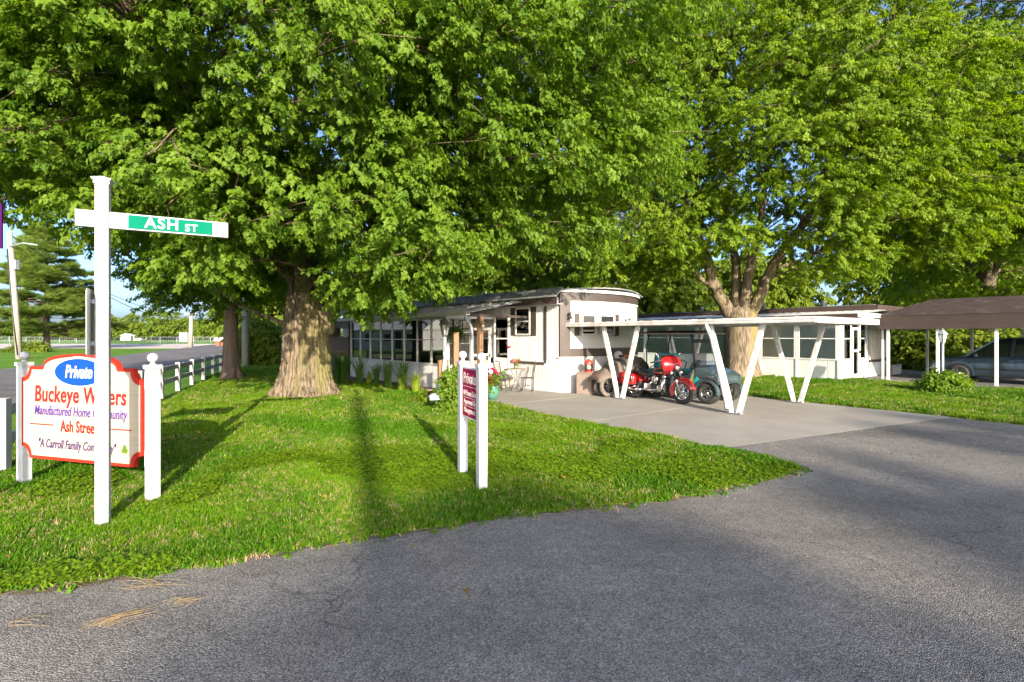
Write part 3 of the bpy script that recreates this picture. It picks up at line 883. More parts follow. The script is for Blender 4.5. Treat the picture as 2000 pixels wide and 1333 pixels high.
def tree(name, label, base, trunk, radii, flare, ridges, limbs, ells, nclump, nspray, spr, bark, crad=(0.7, 1.25), scale=1.0, reject=None, shell=0.4, seed=1, group=None, droop=(0.15, 0.85), branches=True, limb_mat=None):
    """trunk, limbs and ells are in metres relative to the foot of the tree"""
    root = empty(name, base, 0, label, 'tree', group)
    trunk_mesh(trunk, radii, flare, ridges, seed).build('trunk', bark, root)
    r = np.random.default_rng(seed); rn = random.Random(seed)
    allp = [Vector(p) for p in trunk[1:]]
    for pts, r0, r1 in limbs:
        sp = smooth_path(pts)
        k = len(sp)
        mb = MB()
        mb.tube([p + Vector((rn.gauss(0, .02), rn.gauss(0, .02), 0)) for p in sp], [r0 + (r1 - r0) * i / (k - 1) for i in range(k)], 12)
        mb.build('limb', limb_mat or bark, root)
        allp += sp[1:]
    c = crown_points(ells, nclump, reject, shell, seed)
    ctr = np.mean([np.array(e[0]) for e in ells], axis=0)
    if branches:
        mb = MB()
        ap = np.array([tuple(p) for p in allp])
        for q in c:
            cost = np.linalg.norm(ap - q, axis=1) + 1.2 * np.maximum(0, ap[:, 2] - q[2] + 0.4)
            a = Vector(ap[np.argmin(cost)]); b = Vector(q)
            ln = (b - a).length
            if ln < 0.4: continue
            mid = a.lerp(b, 0.5) + Vector((rn.gauss(0, .08) * ln, rn.gauss(0, .08) * ln, 0.10 * ln))
            r0 = min(0.042, 0.010 + 0.006 * ln)
            mb.tube(smooth_path([a, mid, b], 3), [r0 * (1 - 0.13 * i) for i in range(7)], 5)
            for _ in range(3):
                e = b + Vector((rn.gauss(0, .6), rn.gauss(0, .6), rn.gauss(-.1, .3)))
                mb.tube([mid.lerp(b, .5), b.lerp(e, .4), e], [0.016, 0.010, 0.004], 4)
        mb.build('branch', limb_mat or bark, root, )['kind'] = 'stuff'
    P, RT, SC = [], [], []
    for q in c:
        rc = r.uniform(*crad)
        k = max(4, int(nspray * (rc / np.mean(crad)) ** 2))
        d = r.normal(size=(k, 3)); d /= np.linalg.norm(d, axis=1)[:, None]
        off = d * (r.uniform(size=(k, 1)) ** 0.45) * rc * np.array([1, 1, 0.62])
        off[:, 2] -= 0.18 * (off[:, 0] ** 2 + off[:, 1] ** 2) / rc
        out = q - ctr; out /= (np.linalg.norm(out) + 1e-6)
        dr = off / rc + 0.55 * out
        P.append(q + off)
        yaw = np.arctan2(dr[:, 1], dr[:, 0]) + r.normal(0, 0.5, k)
        RT.append(np.c_[r.normal(0, 0.4, k), r.uniform(*droop, k) - 0.25 * np.clip(off[:, 2] / rc, -1, 1), yaw])
        SC.append(scale * r.uniform(0.75, 1.25, k))
    scatter('crown', np.concatenate(P), np.concatenate(RT), np.concatenate(SC), spr, root)
    return root

# --- the big silver maple beside the sign
def rejA(q):
    x, y, z = q[0] - 6.15, q[1] + 14.77, q[2]
    if y < 5.5 or math.hypot(x, y) < 6.0: return True
    px = 1000 + 960 * x / y; py = 655 - 960 * (z - EYE) / y
    if q[1] > 1.0 and rn0.random() < 0.72: return True
    low = 570 if px > 640 else 555 if px > 560 else (500 if px > 360 else (440 if px > 220 else (395 if px > 120 else 345)))
    if 525 < px < 665 and 495 < py < 680 and y < 14.5: return True
    if py > low + 15: return True
    if z < 2.45: return True
    return False
rn0 = random.Random(3)
T1L = [([(0, 0, 2.7), (-0.15, 0.1, 4.2), (-0.4, 0.2, 7), (-0.3, 0.4, 10.5), (0.1, 0.3, 14)], 0.42, 0.08),
       ([(0.2, -0.1, 3.2), (1.0, -0.6, 4.4), (2.8, -1.6, 6.2), (5.2, -2.6, 8.6), (7.2, -3.4, 10)], 0.22, 0.05),
       ([(-0.2, 0.0, 3.2), (-1.3, -0.7, 4.5), (-3.8, -1.8, 6.5), (-6.2, -2.8, 8.6)], 0.22, 0.05),
       ([(0.0, -0.2, 3.1), (0.3, -1.8, 4.6), (0.2, -4.0, 5.8), (-0.4, -6.2, 7.2)], 0.26, 0.05),
       ([(0.2, 0.3, 2.7), (1.2, 2.0, 5.2), (2.6, 4.2, 8.6)], 0.27, 0.06),
       ([(-0.2, 0.3, 2.7), (-1.6, 2.4, 5.0), (-3.6, 4.6, 8.4)], 0.27, 0.06),
       ([(0.62, -0.15, 1.9), (0.82, -0.2, 2.45), (1.05, -0.25, 3.2)], 0.20, 0.13),
       ([(-0.4, 0.1, 2.0), (-1.2, 0.3, 2.3), (-2.4, 0.5, 2.75)], 0.10, 0.03)]
tree('silver_maple', 'huge silver maple with thick flared trunk on the front lawn', (-6.15, 14.77, 0),
     [(0, 0, 0), (0.0, 0, 0.7), (0.0, 0, 1.6), (-0.02, 0, 2.4), (-0.05, 0, 3.1), (-0.08, 0, 3.9)], [0.70, 0.64, 0.63, 0.60, 0.48, 0.36], 0.30, 0.022, T1L,
     [((0, -1.0, 9.2), (9.2, 8.2, 6.2), 10), ((1.2, -4.4, 4.5), (5.2, 3.0, 2.3), 2.4), ((6.0, -2.5, 8.2), (4.6, 5, 4.6), 2.0), ((-6.0, -2.4, 7.6), (4.6, 4.6, 3.6), 2.2), ((0.5, -6.5, 9.0), (6.5, 2.5, 4.5), 2.0), ((-3.6, -4.2, 6.2), (3.8, 2.2, 2.0), 1.5)],
     540, 62, SPR['maple'], M['bark'], seed=11, reject=rejA, shell=0.45)

# --- younger tree beyond it
tree('maple_tree', 'slimmer dark-barked maple between the rail fence and the huge maple', G(450, 742), [(0, 0, 0), (0, 0, 1.2), (0.02, 0, 2.6), (0.05, 0, 4.5), (0.1, 0, 7)], [0.30, 0.265, 0.25, 0.19, 0.1], 0.12, 0.015,
     [([(0.02, 0, 2.5), (0.9, -0.3, 3.1), (2.1, -0.7, 3.5)], 0.075, 0.02), ([(0, 0, 2.9), (-1.0, -0.6, 3.7), (-2.3, -1.0, 4.4)], 0.085, 0.02), ([(0, 0, 3.6), (0.8, -0.8, 5.2), (1.6, -1.6, 7)], 0.1, 0.03), ([(0, 0, 3.8), (-1.0, 0.4, 5.6), (-2.0, 0.6, 7.4)], 0.1, 0.03)],
     [((0.5, -0.3, 6.4), (3.5, 3.4, 3.8), 4), ((-0.9, -1.2, 4.2), (1.7, 1.6, 1.1), 1.0)], 110, 54, SPR['maple'], M['barkdark'], seed=23, crad=(0.6, 1.05),
     reject=lambda q: q[2] < 2.9 or (abs(q[0]) < 1.0 and q[2] < 3.6 and q[1] < 0), shell=0.3)

# --- the right-hand maple with spreading limbs
B3 = G(1447, 735)
def rel(px, py, dy=0.0):
    p = P3(px, py, B3.y + dy); return (p.x - B3.x, dy, p.z)
def rejC(q):
    x, y, z = q[0] + B3.x, q[1] + B3.y, q[2]
    px = 1000 + 960 * x / y; py = 655 - 960 * (z - EYE) / y
    if z < 4.0: return True
    if q[1] > 1.0 and rn0.random() < 0.72: return True
    dd = abs(px - 1450) 
    if q[1] < 2.0 and dd < 120 and py > 470: return True
    if q[1] < 1.0 and dd < 150 and 150 < py <= 470 and rn0.random() < 0.6: return True
    if q[1] < 2.0 and dd < 190 and py > 330: return rn0.random() < 0.35
    if py > 590 - 0.12 * dd and dd < 230: return True
    return False
T3L = [([rel(1432, 625), rel(1412, 590, -.1), rel(1395, 555, -.2), rel(1378, 500, -.3), rel(1352, 440, -.5), rel(1332, 375, -.7), rel(1320, 290, -.8)], 0.31, 0.08),
       ([rel(1398, 565, -.2), rel(1370, 545, -.5), rel(1338, 515, -.9), rel(1290, 480, -1.3)], 0.12, 0.03),
       ([rel(1440, 625), rel(1437, 570, .2), rel(1436, 505, .4), rel(1420, 435, .6), rel(1428, 340, .8), rel(1440, 240, 1)], 0.26, 0.06),
       ([rel(1450, 620), rel(1458, 565, -.2), rel(1470, 500, -.3), rel(1488, 430, -.4), rel(1495, 340, -.3), rel(1510, 240, -.2)], 0.26, 0.06),
       ([rel(1462, 625), rel(1482, 580, -.1), rel(1505, 530, -.3), rel(1535, 480, -.4), rel(1575, 430, -.6), rel(1605, 360, -.8), rel(1622, 280, -1)], 0.28, 0.08),
       ([rel(1608, 350, -.8), rel(1640, 280, -1), rel(1690, 215, -1.3), rel(1760, 130, -1.5)], 0.14, 0.03),
       ([rel(1510, 525, -.2), rel(1545, 515, .3), rel(1590, 497, .7)], 0.10, 0.03)]
tree('shade_maple', 'pale-barked maple with spreading limbs behind the white carport', B3, [(0, 0, 0), (0, 0, 0.8), (0, 0, 1.8), (-0.02, 0, 2.5), (-0.02, 0, 3.0)], [0.74, 0.67, 0.68, 0.70, 0.55], 0.16, 0.012, T3L,
     [((0.6, -0.3, 10.4), (8.0, 6.6, 6.8), 8), ((-5.0, -1.5, 6.6), (3.4, 3.4, 2.4), 1.4), ((6.0, -1.5, 7.8), (3.6, 3.4, 2.8), 1.4)],
     420, 56, SPR['maple2'], M['barkpale'], seed=31, reject=rejC, shell=0.35)

# --- trees behind
def simple_tree(name, label, base, h, tr, cz, rad, n, k, spr, seed, scale=1.4, crad=(0.9, 1.6), bark='barkdark', reject=None, group=None, fork=True, shell=0.35):
    limbs = []
    r = random.Random(seed)
    if fork:
        for i in range(5):
            a = i * 1.257 + r.uniform(-.3, .3)
            limbs.append(([(0, 0, h * 0.3), (math.cos(a) * rad[0] * .25, math.sin(a) * rad[1] * .25, h * 0.5), (math.cos(a) * rad[0] * .6, math.sin(a) * rad[1] * .6, h * 0.8)], tr * .5, tr * .15))
    return tree(name, label, base, [(0, 0, 0), (0, 0, h * .15), (0, 0, h * .32), (0.1, 0, h * .6)], [tr * 1.1, tr, tr * .9, tr * .35], tr * .35, 0.012, limbs, [((0, 0, cz), rad, 1)], n, k, spr, M[bark], seed=seed, scale=scale, crad=crad, reject=reject, group=group, shell=shell)

simple_tree('tall_maple', 'bright green maple rising behind the brown carport with a pale forked trunk', (29.5, 30.5, 0), 17, 0.42, 11.2, (9.6, 7.5, 9.0), 220, 44, SPR['maple2'], 41, 1.35, (0.9, 1.5), 'barkpale', reject=lambda q: q[1] > 2 and rn0.random() < .6)
simple_tree('maple_tree', 'maple overhanging the right edge of the brown carport roof', (25.5, 20.5, 0), 18, 0.4, 13.0, (7.6, 6.6, 7.8), 210, 44, SPR['maple2'], 42, 1.2, (0.8, 1.3), 'barkdark', reject=lambda q: q[2] < 5.6)
simple_tree('dark_tree', 'dark-limbed tree right behind the white home roof', (1.2, 33, 0), 13, 0.34, 8.8, (5.5, 4, 4.6), 60, 36, SPR['oak'], 43, 1.4, (0.7, 1.2), reject=lambda q: q[2] < 5.0)
BG = [(18, 66, 15, 8.5, 44, 'leafy tree behind the bowed end of the white home'), (3.5, 70, 16, 9, 50, 'pale green far tree seen over the patio roof'), (-13, 66, 15, 8.5, 45, 'green tree behind the sunroom roof'), (34.5, 68, 14, 7.5, 46, 'leafy tree behind the second home beside a gap of sky'), (27, 76, 16, 8, 48, 'leafy far tree between the shade maple and the bowed white home'), (54, 66, 15, 9, 47, 'leafy tree above the ridge of the brown carport'), (68, 70, 16, 9, 51, 'leafy tree at the right edge above the brown carport'), (-29, 60, 13, 6.5, 49, 'tree seen between the two maple trunks over the board fence')]
for (bx, by, bh, br, sd_, lab) in BG:
    simple_tree('background_tree', lab, (bx, by, 0), bh, 0.35, bh * .5, (br, br * .6, bh * .5), 95, 30, SPR['oak'], sd_, 2.6, (1.3, 2.3), reject=lambda q: q[2] < 0.8 or q[1] > 2.5, group='trees behind the homes', fork=False, shell=0.3)

# hedge beside the grey pole
def bush(name, label, base, rad, n, spr, seed, scale=1.0, cat='shrub', droop=(-0.2, 0.8)):
    root = empty(name, base, 0, label, cat)
    r = np.random.default_rng(seed)
    d = r.normal(size=(n, 3)); d[:, 2] = np.abs(d[:, 2]); d /= np.linalg.norm(d, axis=1)[:, None]
    rr = (0.45 + 0.55 * r.uniform(size=(n, 1)) ** 0.5) * (1 + 0.14 * np.sin(d[:, :1] * 9 + seed) * np.cos(d[:, 1:2] * 8))
    p = d * rr * np.array(rad)
    yaw = np.arctan2(d[:, 1], d[:, 0]) + r.normal(0, 0.5, n)
    scatter('foliage', p, np.c_[r.normal(0, .4, n), r.uniform(*droop, n), yaw], scale * r.uniform(.75, 1.25, n), spr, root)
    mb = MB()
    for i in range(9):
        a = r.uniform(0, 6.28); e = Vector((math.cos(a) * rad[0] * .6, math.sin(a) * rad[1] * .6, rad[2] * r.uniform(.5, .85)))
        mb.tube([(0, 0, -.05), e * .5 + Vector((0, 0, .1)), e], [0.018, 0.012, 0.005], 5)
    mb.build('stem', M['barkdark'], root)
    return root
bush('tall_shrub', 'rounded dark evergreen shrub beside the grey pole', G(508, 712), (1.25, 1.2, 3.0), 900, SPR['shrub'], 5, 2.6)

# white pine on the far lawn
def pine():
    base = G(42, 681); base = Vector((-62.5, 66.0, 0))
    root = empty('white_pine', base, 0, 'tall layered pine tree on the far lawn beside the leaning pole', 'tree')
    trunk_mesh([(0, 0, 0), (0, 0, 5), (0, 0, 10), (0, 0, 15.2)], [0.38, 0.3, 0.18, 0.04], .12, .01, 3, 20, 14).build('trunk', M['barkdark'], root)
    r = np.random.default_rng(12)
    P, RT, SC = [], [], []
    mb = MB()
    z = 1.9
    while z < 16.2:
        R0 = 8.0 * (1 - (z - 1.9) / 15.2) ** 0.75 * (0.82 if z < 3 else 1)
        nb = 9
        for b in range(nb):
            a = r.uniform(0, 6.28); L_ = R0 * r.uniform(0.72, 1.12)
            zz = z + r.uniform(-.45, .45)
            tip = np.array([math.cos(a) * L_, math.sin(a) * L_, zz + 0.08 * L_])
            mb.tube([(0, 0, zz), tuple(tip * np.array([.5, .5, 0]) + np.array([0, 0, zz - 0.02 * L_])), tuple(tip)], [0.07, 0.05, 0.015], 4)
            k = max(5, int(L_ * 10))
            t = r.uniform(0.28, 1.0, k) ** 0.7
            wd = 0.16 * L_ * (1.15 - t) + .12
            side = r.normal(size=k) * wd
            p = np.c_[math.cos(a) * L_ * t - math.sin(a) * side, math.sin(a) * L_ * t + math.cos(a) * side, zz + 0.08 * L_ * t ** 2 + r.normal(0, .1, k)]
            P.append(p); RT.append(np.c_[r.normal(0, .3, k), r.uniform(-.55, 0.1, k), a + side / (wd + .1) * .5 + r.normal(0, .3, k)]); SC.append(r.uniform(.7, 1.25, k))
        z += 0.92 if z > 3 else 1.1
    mb.build('branch', M['barkdark'], root)['kind'] = 'stuff'
    def tuftp(seed):
        rr = random.Random(seed); m = MB()
        for i in range(60):
            yaw = rr.gauss(0, .75); el = rr.uniform(-.25, .75); ln = rr.uniform(.35, .75)
            p = Vector((rr.uniform(-.15, .35), rr.uniform(-.2, .2), rr.uniform(-.05, .12)))
            d = Vector((math.cos(yaw) * math.cos(el), math.sin(yaw) * math.cos(el), math.sin(el))) * ln
            s = d.orthogonal().normalized() * 0.028
            m.add([p - s, p + s, p + d], [(0, 1, 2)])
        return proto('needles_%d' % seed, m, M['needle'])
    scatter('crown', np.concatenate(P), np.concatenate(RT), np.concatenate(SC), [tuftp(i) for i in range(4)], root)
pine()

# far tree line on the left
ftl = [(205, 612, 170, 5, 'narrow far conifer close beside the street sign post'), (232, 622, 185, 4, 'small dark far conifer left of the broad round tree'), (262, 624, 190, 5, 'pale bushy far tree between the conifers and the round tree'), (297, 598, 165, 8, 'broad round far tree standing above the tree line'), (345, 618, 180, 8, 'far bushy tree right of the broad round tree'), (385, 616, 170, 8, 'far bushy tree behind the white transformer pole'), (425, 628, 165, 7, 'far bushy tree beside the slim maple trunk'), (150, 628, 180, 7, 'low far tree under the pine branches'), (90, 632, 190, 7, 'low far tree behind the pine'), (20, 630, 190, 8, 'low far tree at the left edge behind the pine')]
for i, (px, py, Y, rx, lab) in enumerate(ftl):
    top = P3(px, py, Y); h = top.z
    simple_tree('far_tree', lab, (top.x, Y, 0), h, 0.35, h * 0.52, (rx, rx * .8, h * 0.5), 34, 26, SPR['far'], 100 + i, 1.0, (1.2, 2.2), reject=lambda q: q[2] < 0.6, group='trees on the far side of the field', fork=False, shell=0.2)
r = np.random.default_rng(77)
n = 2600
x = r.uniform(-190, -60, n); y = 196 + r.normal(0, 2, n); z = np.abs(r.normal(0, 2.0, n)) + .3
o = scatter('treeline', np.c_[x, y, z], np.c_[r.normal(0, .4, n), r.uniform(0, .8, n), r.uniform(3.5, 6, n)], r.uniform(.8, 1.6, n), SPR['far'])
tag(o, 'low band of distant undergrowth at the far edge of the field', 'undergrowth', kind='stuff')

# trees standing behind the photographer: they shade the road
def behind(name, label, base, h, cz, rad, n, seed, sc=1.5, rej=None):
    simple_tree(name, label, base, h, 0.4, cz, rad, n, 30, SPR['maple'], seed, sc, (0.6, 1.1), 'barkdark', reject=rej, group='trees across the road behind the viewer')
def st_pos(s_, t_): return (s_ - .3333 * .949 * t_, .949 * t_, 0)
for (s0, wid, top, sd_, lab) in ((1.7, 1.8, 8.0, 202, 'tall tree across the road that shades the middle of the asphalt'), (6.5, 1.7, 8.5, 201, 'tall tree across the road that shades the asphalt beside the sunlit band'), (11.8, 2.0, 12.0, 203, 'tall tree across the road that shades the driveway mouth')):
    zt2 = (58 + top) / 3.08
    simple_tree('roadside_tree', lab, st_pos(s0, -58), zt2, 0.4, zt2 - 5.2, (wid, wid, 5.2), 80, 28, SPR['far'], sd_, 0.62, (0.8, 1.3), group='trees across the road behind the viewer', fork=False, shell=0.2)

up = empty('utility_pole', st_pos(0.24, -30), 0, 'plain utility pole across the road whose long shadow crosses the lawn', 'utility pole')
MB().tube([(0, 0, 0), (0, 0, 8), (0, 0, 14.6)], [0.2, 0.18, 0.15], 14).build('shaft', M['pole'], up)
MB().tube([(0, 0, 14.6), (0, 0, 14.65)], [0.12, 0.08], 14).build('cap', M['galv'], up)
# ------------------------------------------------------------------ signs
def zrot(a): return Matrix.Rotation(a, 4, 'Z')
UPR = Matrix.Rotation(R(90), 4, 'X')      # stands a text up: reads along +x, faces -y

def ball_post(parent, x, y, w, top, name='post'):
    mb = MB(); h = w / 2
    mb.box(x - h, x + h, y - h, y + h, -0.1, top - 0.02)
    p = mb.build(name, M['vinyl'], parent, 0.006)
    MB().box(x - h - .012, x + h + .012, y - h - .012, y + h + .012, top - 0.045, top).build('cap', M['vinyl'], p, 0.004)
    m = Matrix.Translation((x, y, top))
    mb = MB(); r = w * 0.5
    prof = [(w * .3, 0), (w * .28, .012), (w * .2, .02), (w * .2, .03)] + [(max(.001, r * math.sin(a)), .028 + r * .92 - r * math.cos(a)) for a in np.linspace(0.45, math.pi, 12)]
    mb.lathe(prof, 22, m).build('ball_finial', M['vinyl'], p)
    return p

# --- ASH ST
pth = math.atan2(0.47, 0.88)
ash = empty('street_sign', (-3.92, 4.71, 0), pth, 'tall white post with a green ASH ST name blade at the road corner', 'street sign')
MB().box(-.052, .052, -.052, .052, -.1, 3.24).build('post', M['vinyl'], ash, .006)
pc_ = MB().box(-.064, .064, -.064, .064, 3.235, 3.262).build('post_cap', M['vinyl'], ash, .006)
MB().add([(-.064, -.064, 3.265), (.064, -.064, 3.265), (.064, .064, 3.265), (-.064, .064, 3.265), (-.08, -.08, 3.288), (.08, -.08, 3.288), (.08, .08, 3.288), (-.08, .08, 3.288), (0, 0, 3.325)], [(0, 1, 5, 4), (1, 2, 6, 5), (2, 3, 7, 6), (3, 0, 4, 7), (4, 5, 8), (5, 6, 8), (6, 7, 8), (7, 4, 8), (3, 2, 1, 0)]).build('cap_pyramid', M['vinyl'], pc_)
arm = MB().box(.054, 1.04, -.03, .03, 2.826, 2.982).build('arm', M['vinyl'], ash, .004)
MB().box(-.20, -.054, -.03, .03, 2.826, 2.982).build('arm_stub', M['vinyl'], ash, .004)
bl = MB().box(.2, .90, -.0375, -.0335, 2.84, 2.968).build('name_blade', M['streetgreen'], ash)
ax = Matrix.Translation((.47, -.0385, 2.905)) @ UPR
text('ASH', .15, M['letterwhite'], bl, ax, bold=.0022, xs=.95, ext=.001, space=1.12)
text('ST', .10, M['letterwhite'], bl, Matrix.Translation((.715, -.0385, 2.888)) @ UPR, bold=.0015, xs=1.0, ext=.001, space=1.1)
# back of another sign plate mounted on the same post
q = MB().prism([(-.23, .02), (-.21, 0), (.21, 0), (.23, .02), (.23, .60), (.21, .62), (-.21, .62), (-.23, .60)], 0, .004, Matrix.Translation((-.082, 0, 1.61)) @ zrot(R(93)))
sp = q.build('side_plate', M['signgrey'], ash)
sp['label'] = 'grey sign plate seen almost edge-on'
for z in (1.7, 2.1): MB().box(-.08, -.053, -.04, .03, z, z + .04).build('bracket', M['galv'], ash)

# --- community sign
cs = empty('community_sign', (-4.93, 5.68, 0), math.atan2(-.272, .962), 'cream and red wooden community sign with blue Private oval between ball-topped posts', 'sign')
ball_post(cs, -1.02, 0, .104, 1.475); ball_post(cs, 1.02, 0, .104, 1.475)
hw = .955; zb, zt = .345, 1.43; nr = .135
def panel_poly(ins=0.0, arch=1.585):
    w = hw - ins; b = zb + ins; t = zt - ins; n = nr + ins * .25
    pts = []
    def arc(cx, cz, a0, a1, r, k=7):
        for i in range(k + 1):
            a = a0 + (a1 - a0) * i / k; pts.append((cx + r * math.cos(a), cz + r * math.sin(a)))
    arc(-w, b, math.pi / 2, 0, n)
    arc(w, b, math.pi, math.pi / 2, n)
    arc(w, t, -math.pi / 2, -math.pi, n)
    # shoulders then the raised arch
    ax_ = .60 - ins * .5
    pts.append((ax_, t))
    for i in range(1, 14):
        a = math.pi * i / 14
        pts.append((ax_ * .97 * math.cos(a), t + .02 + (arch - ins - t - .02) * math.sin(a) ** .8))
    pts.append((-ax_, t))
    arc(-w, t, 0, -math.pi / 2, n)
    return pts
pn = MB().prism(panel_poly(), -.062, -.012).build('panel', M['signred'], cs)
face = MB().prism(panel_poly(.036), -.0660, -.0600).build('panel_face', M['cream'], pn)
ov = [(.385 * math.cos(a), 1.375 + .155 * math.sin(a)) for a in np.linspace(0, 2 * math.pi, 41)[:-1]]
MB().prism([(x * 1.09, 1.375 + (z - 1.375) * 1.16) for x, z in ov], -.0685, -.0655).build('oval_rim', M['letterwhite'], pn)
oval = MB().prism(ov, -.0715, -.068).build('oval', M['blue'], pn)
def sline(x0, x1, z, h, mat): return MB().box(x0, x1, -.0695, -.0655, z, z + h).build('rule_line', mat, pn)
def st(b, x, z, s, mat, **k): return text(b, s, M[mat], pn, Matrix.Translation((x, -.0690 if mat != 'letterwhite' else -.0735, z)) @ UPR, **k)
st('Private', 0, 1.375, .205, 'letterwhite', bold=.0045, shear=.2, xs=.74)
st('Buckeye Waters', 0, 1.105, .265, 'textred', bold=.0055, shear=.08, xs=.77, space=1.06)
st('Manufactured Home Community', 0, .915, .155, 'navy', bold=.0022, shear=.25, xs=.68, space=1.03)
st('Ash Street', 0, .742, .185, 'textred', bold=.0038, xs=.70, space=1.04)
sline(-.8, -.42, .745, .014, M['textred']); sline(.42, .8, .745, .014, M['textred'])
st('"A Carroll Family Community"', -.05, .53, .145, 'navy2', bold=.002, shear=.25, xs=.66, space=1.03)
cl = MB()
for a in (90, 210, 330):
    c = (.70 + .026 * math.cos(R(a)), .535 + .026 * math.sin(R(a)))
    cl.prism([(c[0] + .027 * math.cos(t) * (1 - .12 * math.cos(2 * t)), c[1] + .027 * math.sin(t)) for t in np.linspace(0, 6.283, 15)[:-1]], -.0695 - .0004 * (a / 120), -.0655)
cl.prism([(.695, .52), (.703, .52), (.715, .475), (.705, .475)], -.0692, -.0655)
cl.build('shamrock', M['clover'], pn)
for s in (-1, 1):
    for z in (1.3, .45):
        MB().box(s * .962 - .004, s * .962 + .004, -.045, .03, z - .09, z + .09).build('bracket', M['vinyl'], cs)

# --- Private sign between two slim posts
pv = empty('private_sign', (-.49, 5.99, 0), math.atan2(-.58, .272), 'plum red Private Home Sales sign held between two slim white ball-topped posts', 'sign')
ball_post(pv, -.33, 0, .104, 1.47); ball_post(pv, .33, 0, .104, 1.47)
pp = MB().box(-.268, .268, -.026, -.006, .78, 1.405).build('panel', M['letterwhite'], pv, .003)
MB().box(-.255, .255, -.0285, -.0255, .80, 1.385).build('panel_face', M['plum'], pp)
def pt(b, z, s, xs, bold=.0012): text(b, s, M['lettercream'], pp, Matrix.Translation((0.0, -.0298, z)) @ UPR, bold=bold, xs=xs, ext=.0008)
pt('Private', 1.265, .185, .85, .003)
pt('All Home Sales', 1.085, .092, .80); pt('Approved By', .98, .092, .86); pt('Management', .875, .092, .84)
for z in (1.165, 1.03, .925): MB().box(-.22, .22, -.0292, -.0284, z, z + .006).build('rule_line', M['lettercream'], pp)

# purple sign that just reaches into the frame at the left
ps = empty('purple_sign', (-4.0, 3.86, 0), R(20), 'purple sign board cut off by the left edge of the picture', 'sign')
MB().box(-1.2, .0, -.01, .01, 2.48, 2.83).build('panel', M['purple'], ps, .004)
MB().box(-1.2, -1.1, .012, .11, -.1, 2.9).build('post', M['vinyl'], ps, .006)

# --- white two-rail fence with its end post
fdir = Vector((-.39, .92, 0)).normalized()
f0 = Vector((-6.7, 6.45, 0))
wf = empty('rail_fence', f0, 0, 'white two-rail fence running back along the side road', 'fence')
fang = math.atan2(fdir.y, fdir.x)
posts = []
k = 0
while k < 10:
    d = k * 2.06
    p = fdir * d + Vector((-.12, 0, 0)) * (1 - abs(2 * k / 9 - 1))
    posts.append(p)
    m = Matrix.Translation(p) @ zrot(fang)
    w = .075 if k == 0 else .062
    MB().box(-w, w, -w, w, -.05, .97 if k == 0 else .92, m).build('post', M['vinyl'], wf, .006)
    k += 1
off = Vector((-fdir.y, fdir.x, 0)) * -.07
for i in range(9):
    for z in (.80, .42):
        MB().bar(posts[i] + Vector((0, 0, z)) + fdir * .063, posts[i + 1] + Vector((0, 0, z)) - fdir * .063, .04, .14).build('rail', M['vinyl'], wf)

# ------------------------------------------------------------------ poles and wires
up2 = empty('utility_pole', G(479, 716), 0, 'smooth grey pole between the slim maple and the shrub', 'utility pole')
MB().tube([(0, 0, -.1), (0, 0, 5), (.05, 0, 9.5)], [.19, .17, .14], 16).build('shaft', pm('grey_pole', (.26, .25, .235), (.20, .19, .18), 6, .8, bump=.15, bscale=20), up2)
MB().tube([(.05, 0, 9.5), (.05, 0, 9.56)], [.15, .1], 16).build('cap', M['galv'], up2)
b = G(38, 702)
up3 = empty('utility_pole', b, 0, 'leaning weathered utility pole in front of the pine', 'utility pole')
tp = Vector((-.75, 0, 9.55))
MB().tube([(0, 0, -.2), tp * .5, tp], [.21, .19, .16], 14).build('shaft', M['pole'], up3)
MB().bar(tp * .74 + Vector((.3, 0, -.35)), tp * .74 + Vector((.3, 0, .35)), .28, .22).build('transformer', M['galv'], up3)
MB().tube([tp * .88 + Vector((.1, -.15, 0)), tp * .88 + Vector((1.1, -.2, .25)), tp * .88 + Vector((2.2, -.2, .1))], .05, 8).build('lamp_arm', M['galv'], up3)
MB().tube([tp * .86 + Vector((-.05, -.22, 0)), tp * .6 + Vector((-.05, -.22, 0)), tp * .3 + Vector((0, -.24, 0)), Vector((.1, -.24, .3))], .035, 6).build('conduit', M['black'], up3)
b = G(372, 679)
up4 = empty('utility_pole', b, 0, 'distant white pole with a grey transformer box beside the far lot', 'utility pole')
hh = (679 - 612) / 24 * EYE
MB().tube([(0, 0, -.2), (.1, 0, hh)], [.32, .22], 12).build('shaft', M['pole'], up4)
MB().box(-.9, .9, -.08, .08, hh - .25, hh - .05).build('crossarm', M['pole'], up4)
MB().box(-1.5, -.3, -.3, .3, .8, 2.2).build('transformer', M['galv'], up4, .05)
def wire(a, b, sag, name, label):
    a = Vector(a); b = Vector(b); pts = [a.lerp(b, t) - Vector((0, 0, sag * 4 * t * (1 - t))) for t in np.linspace(0, 1, 15)]
    o = MB().tube(pts, .03, 5).build(name, M['black']); tag(o, label, 'cable', 'overhead cables on the left')
pb_ = G(38, 702)
wire(pb_ + tp * .98, G(372, 679) + Vector((-.9, 0, hh - .1)), 1.5, 'power_line', 'upper overhead cable sagging from the leaning pole to the far pole')
wire(pb_ + tp * .86 + Vector((2.2, -.2, .1)), G(372, 679) + Vector((.9, 0, hh - .2)), 2.2, 'power_line', 'lower overhead cable from the lamp arm of the leaning pole')
wire(G(479, 716) + Vector((.05, 0, 9.4)), G(372, 679) + Vector((0, 0, hh)), .8, 'power_line', 'overhead cable from the smooth grey pole to the far pole')

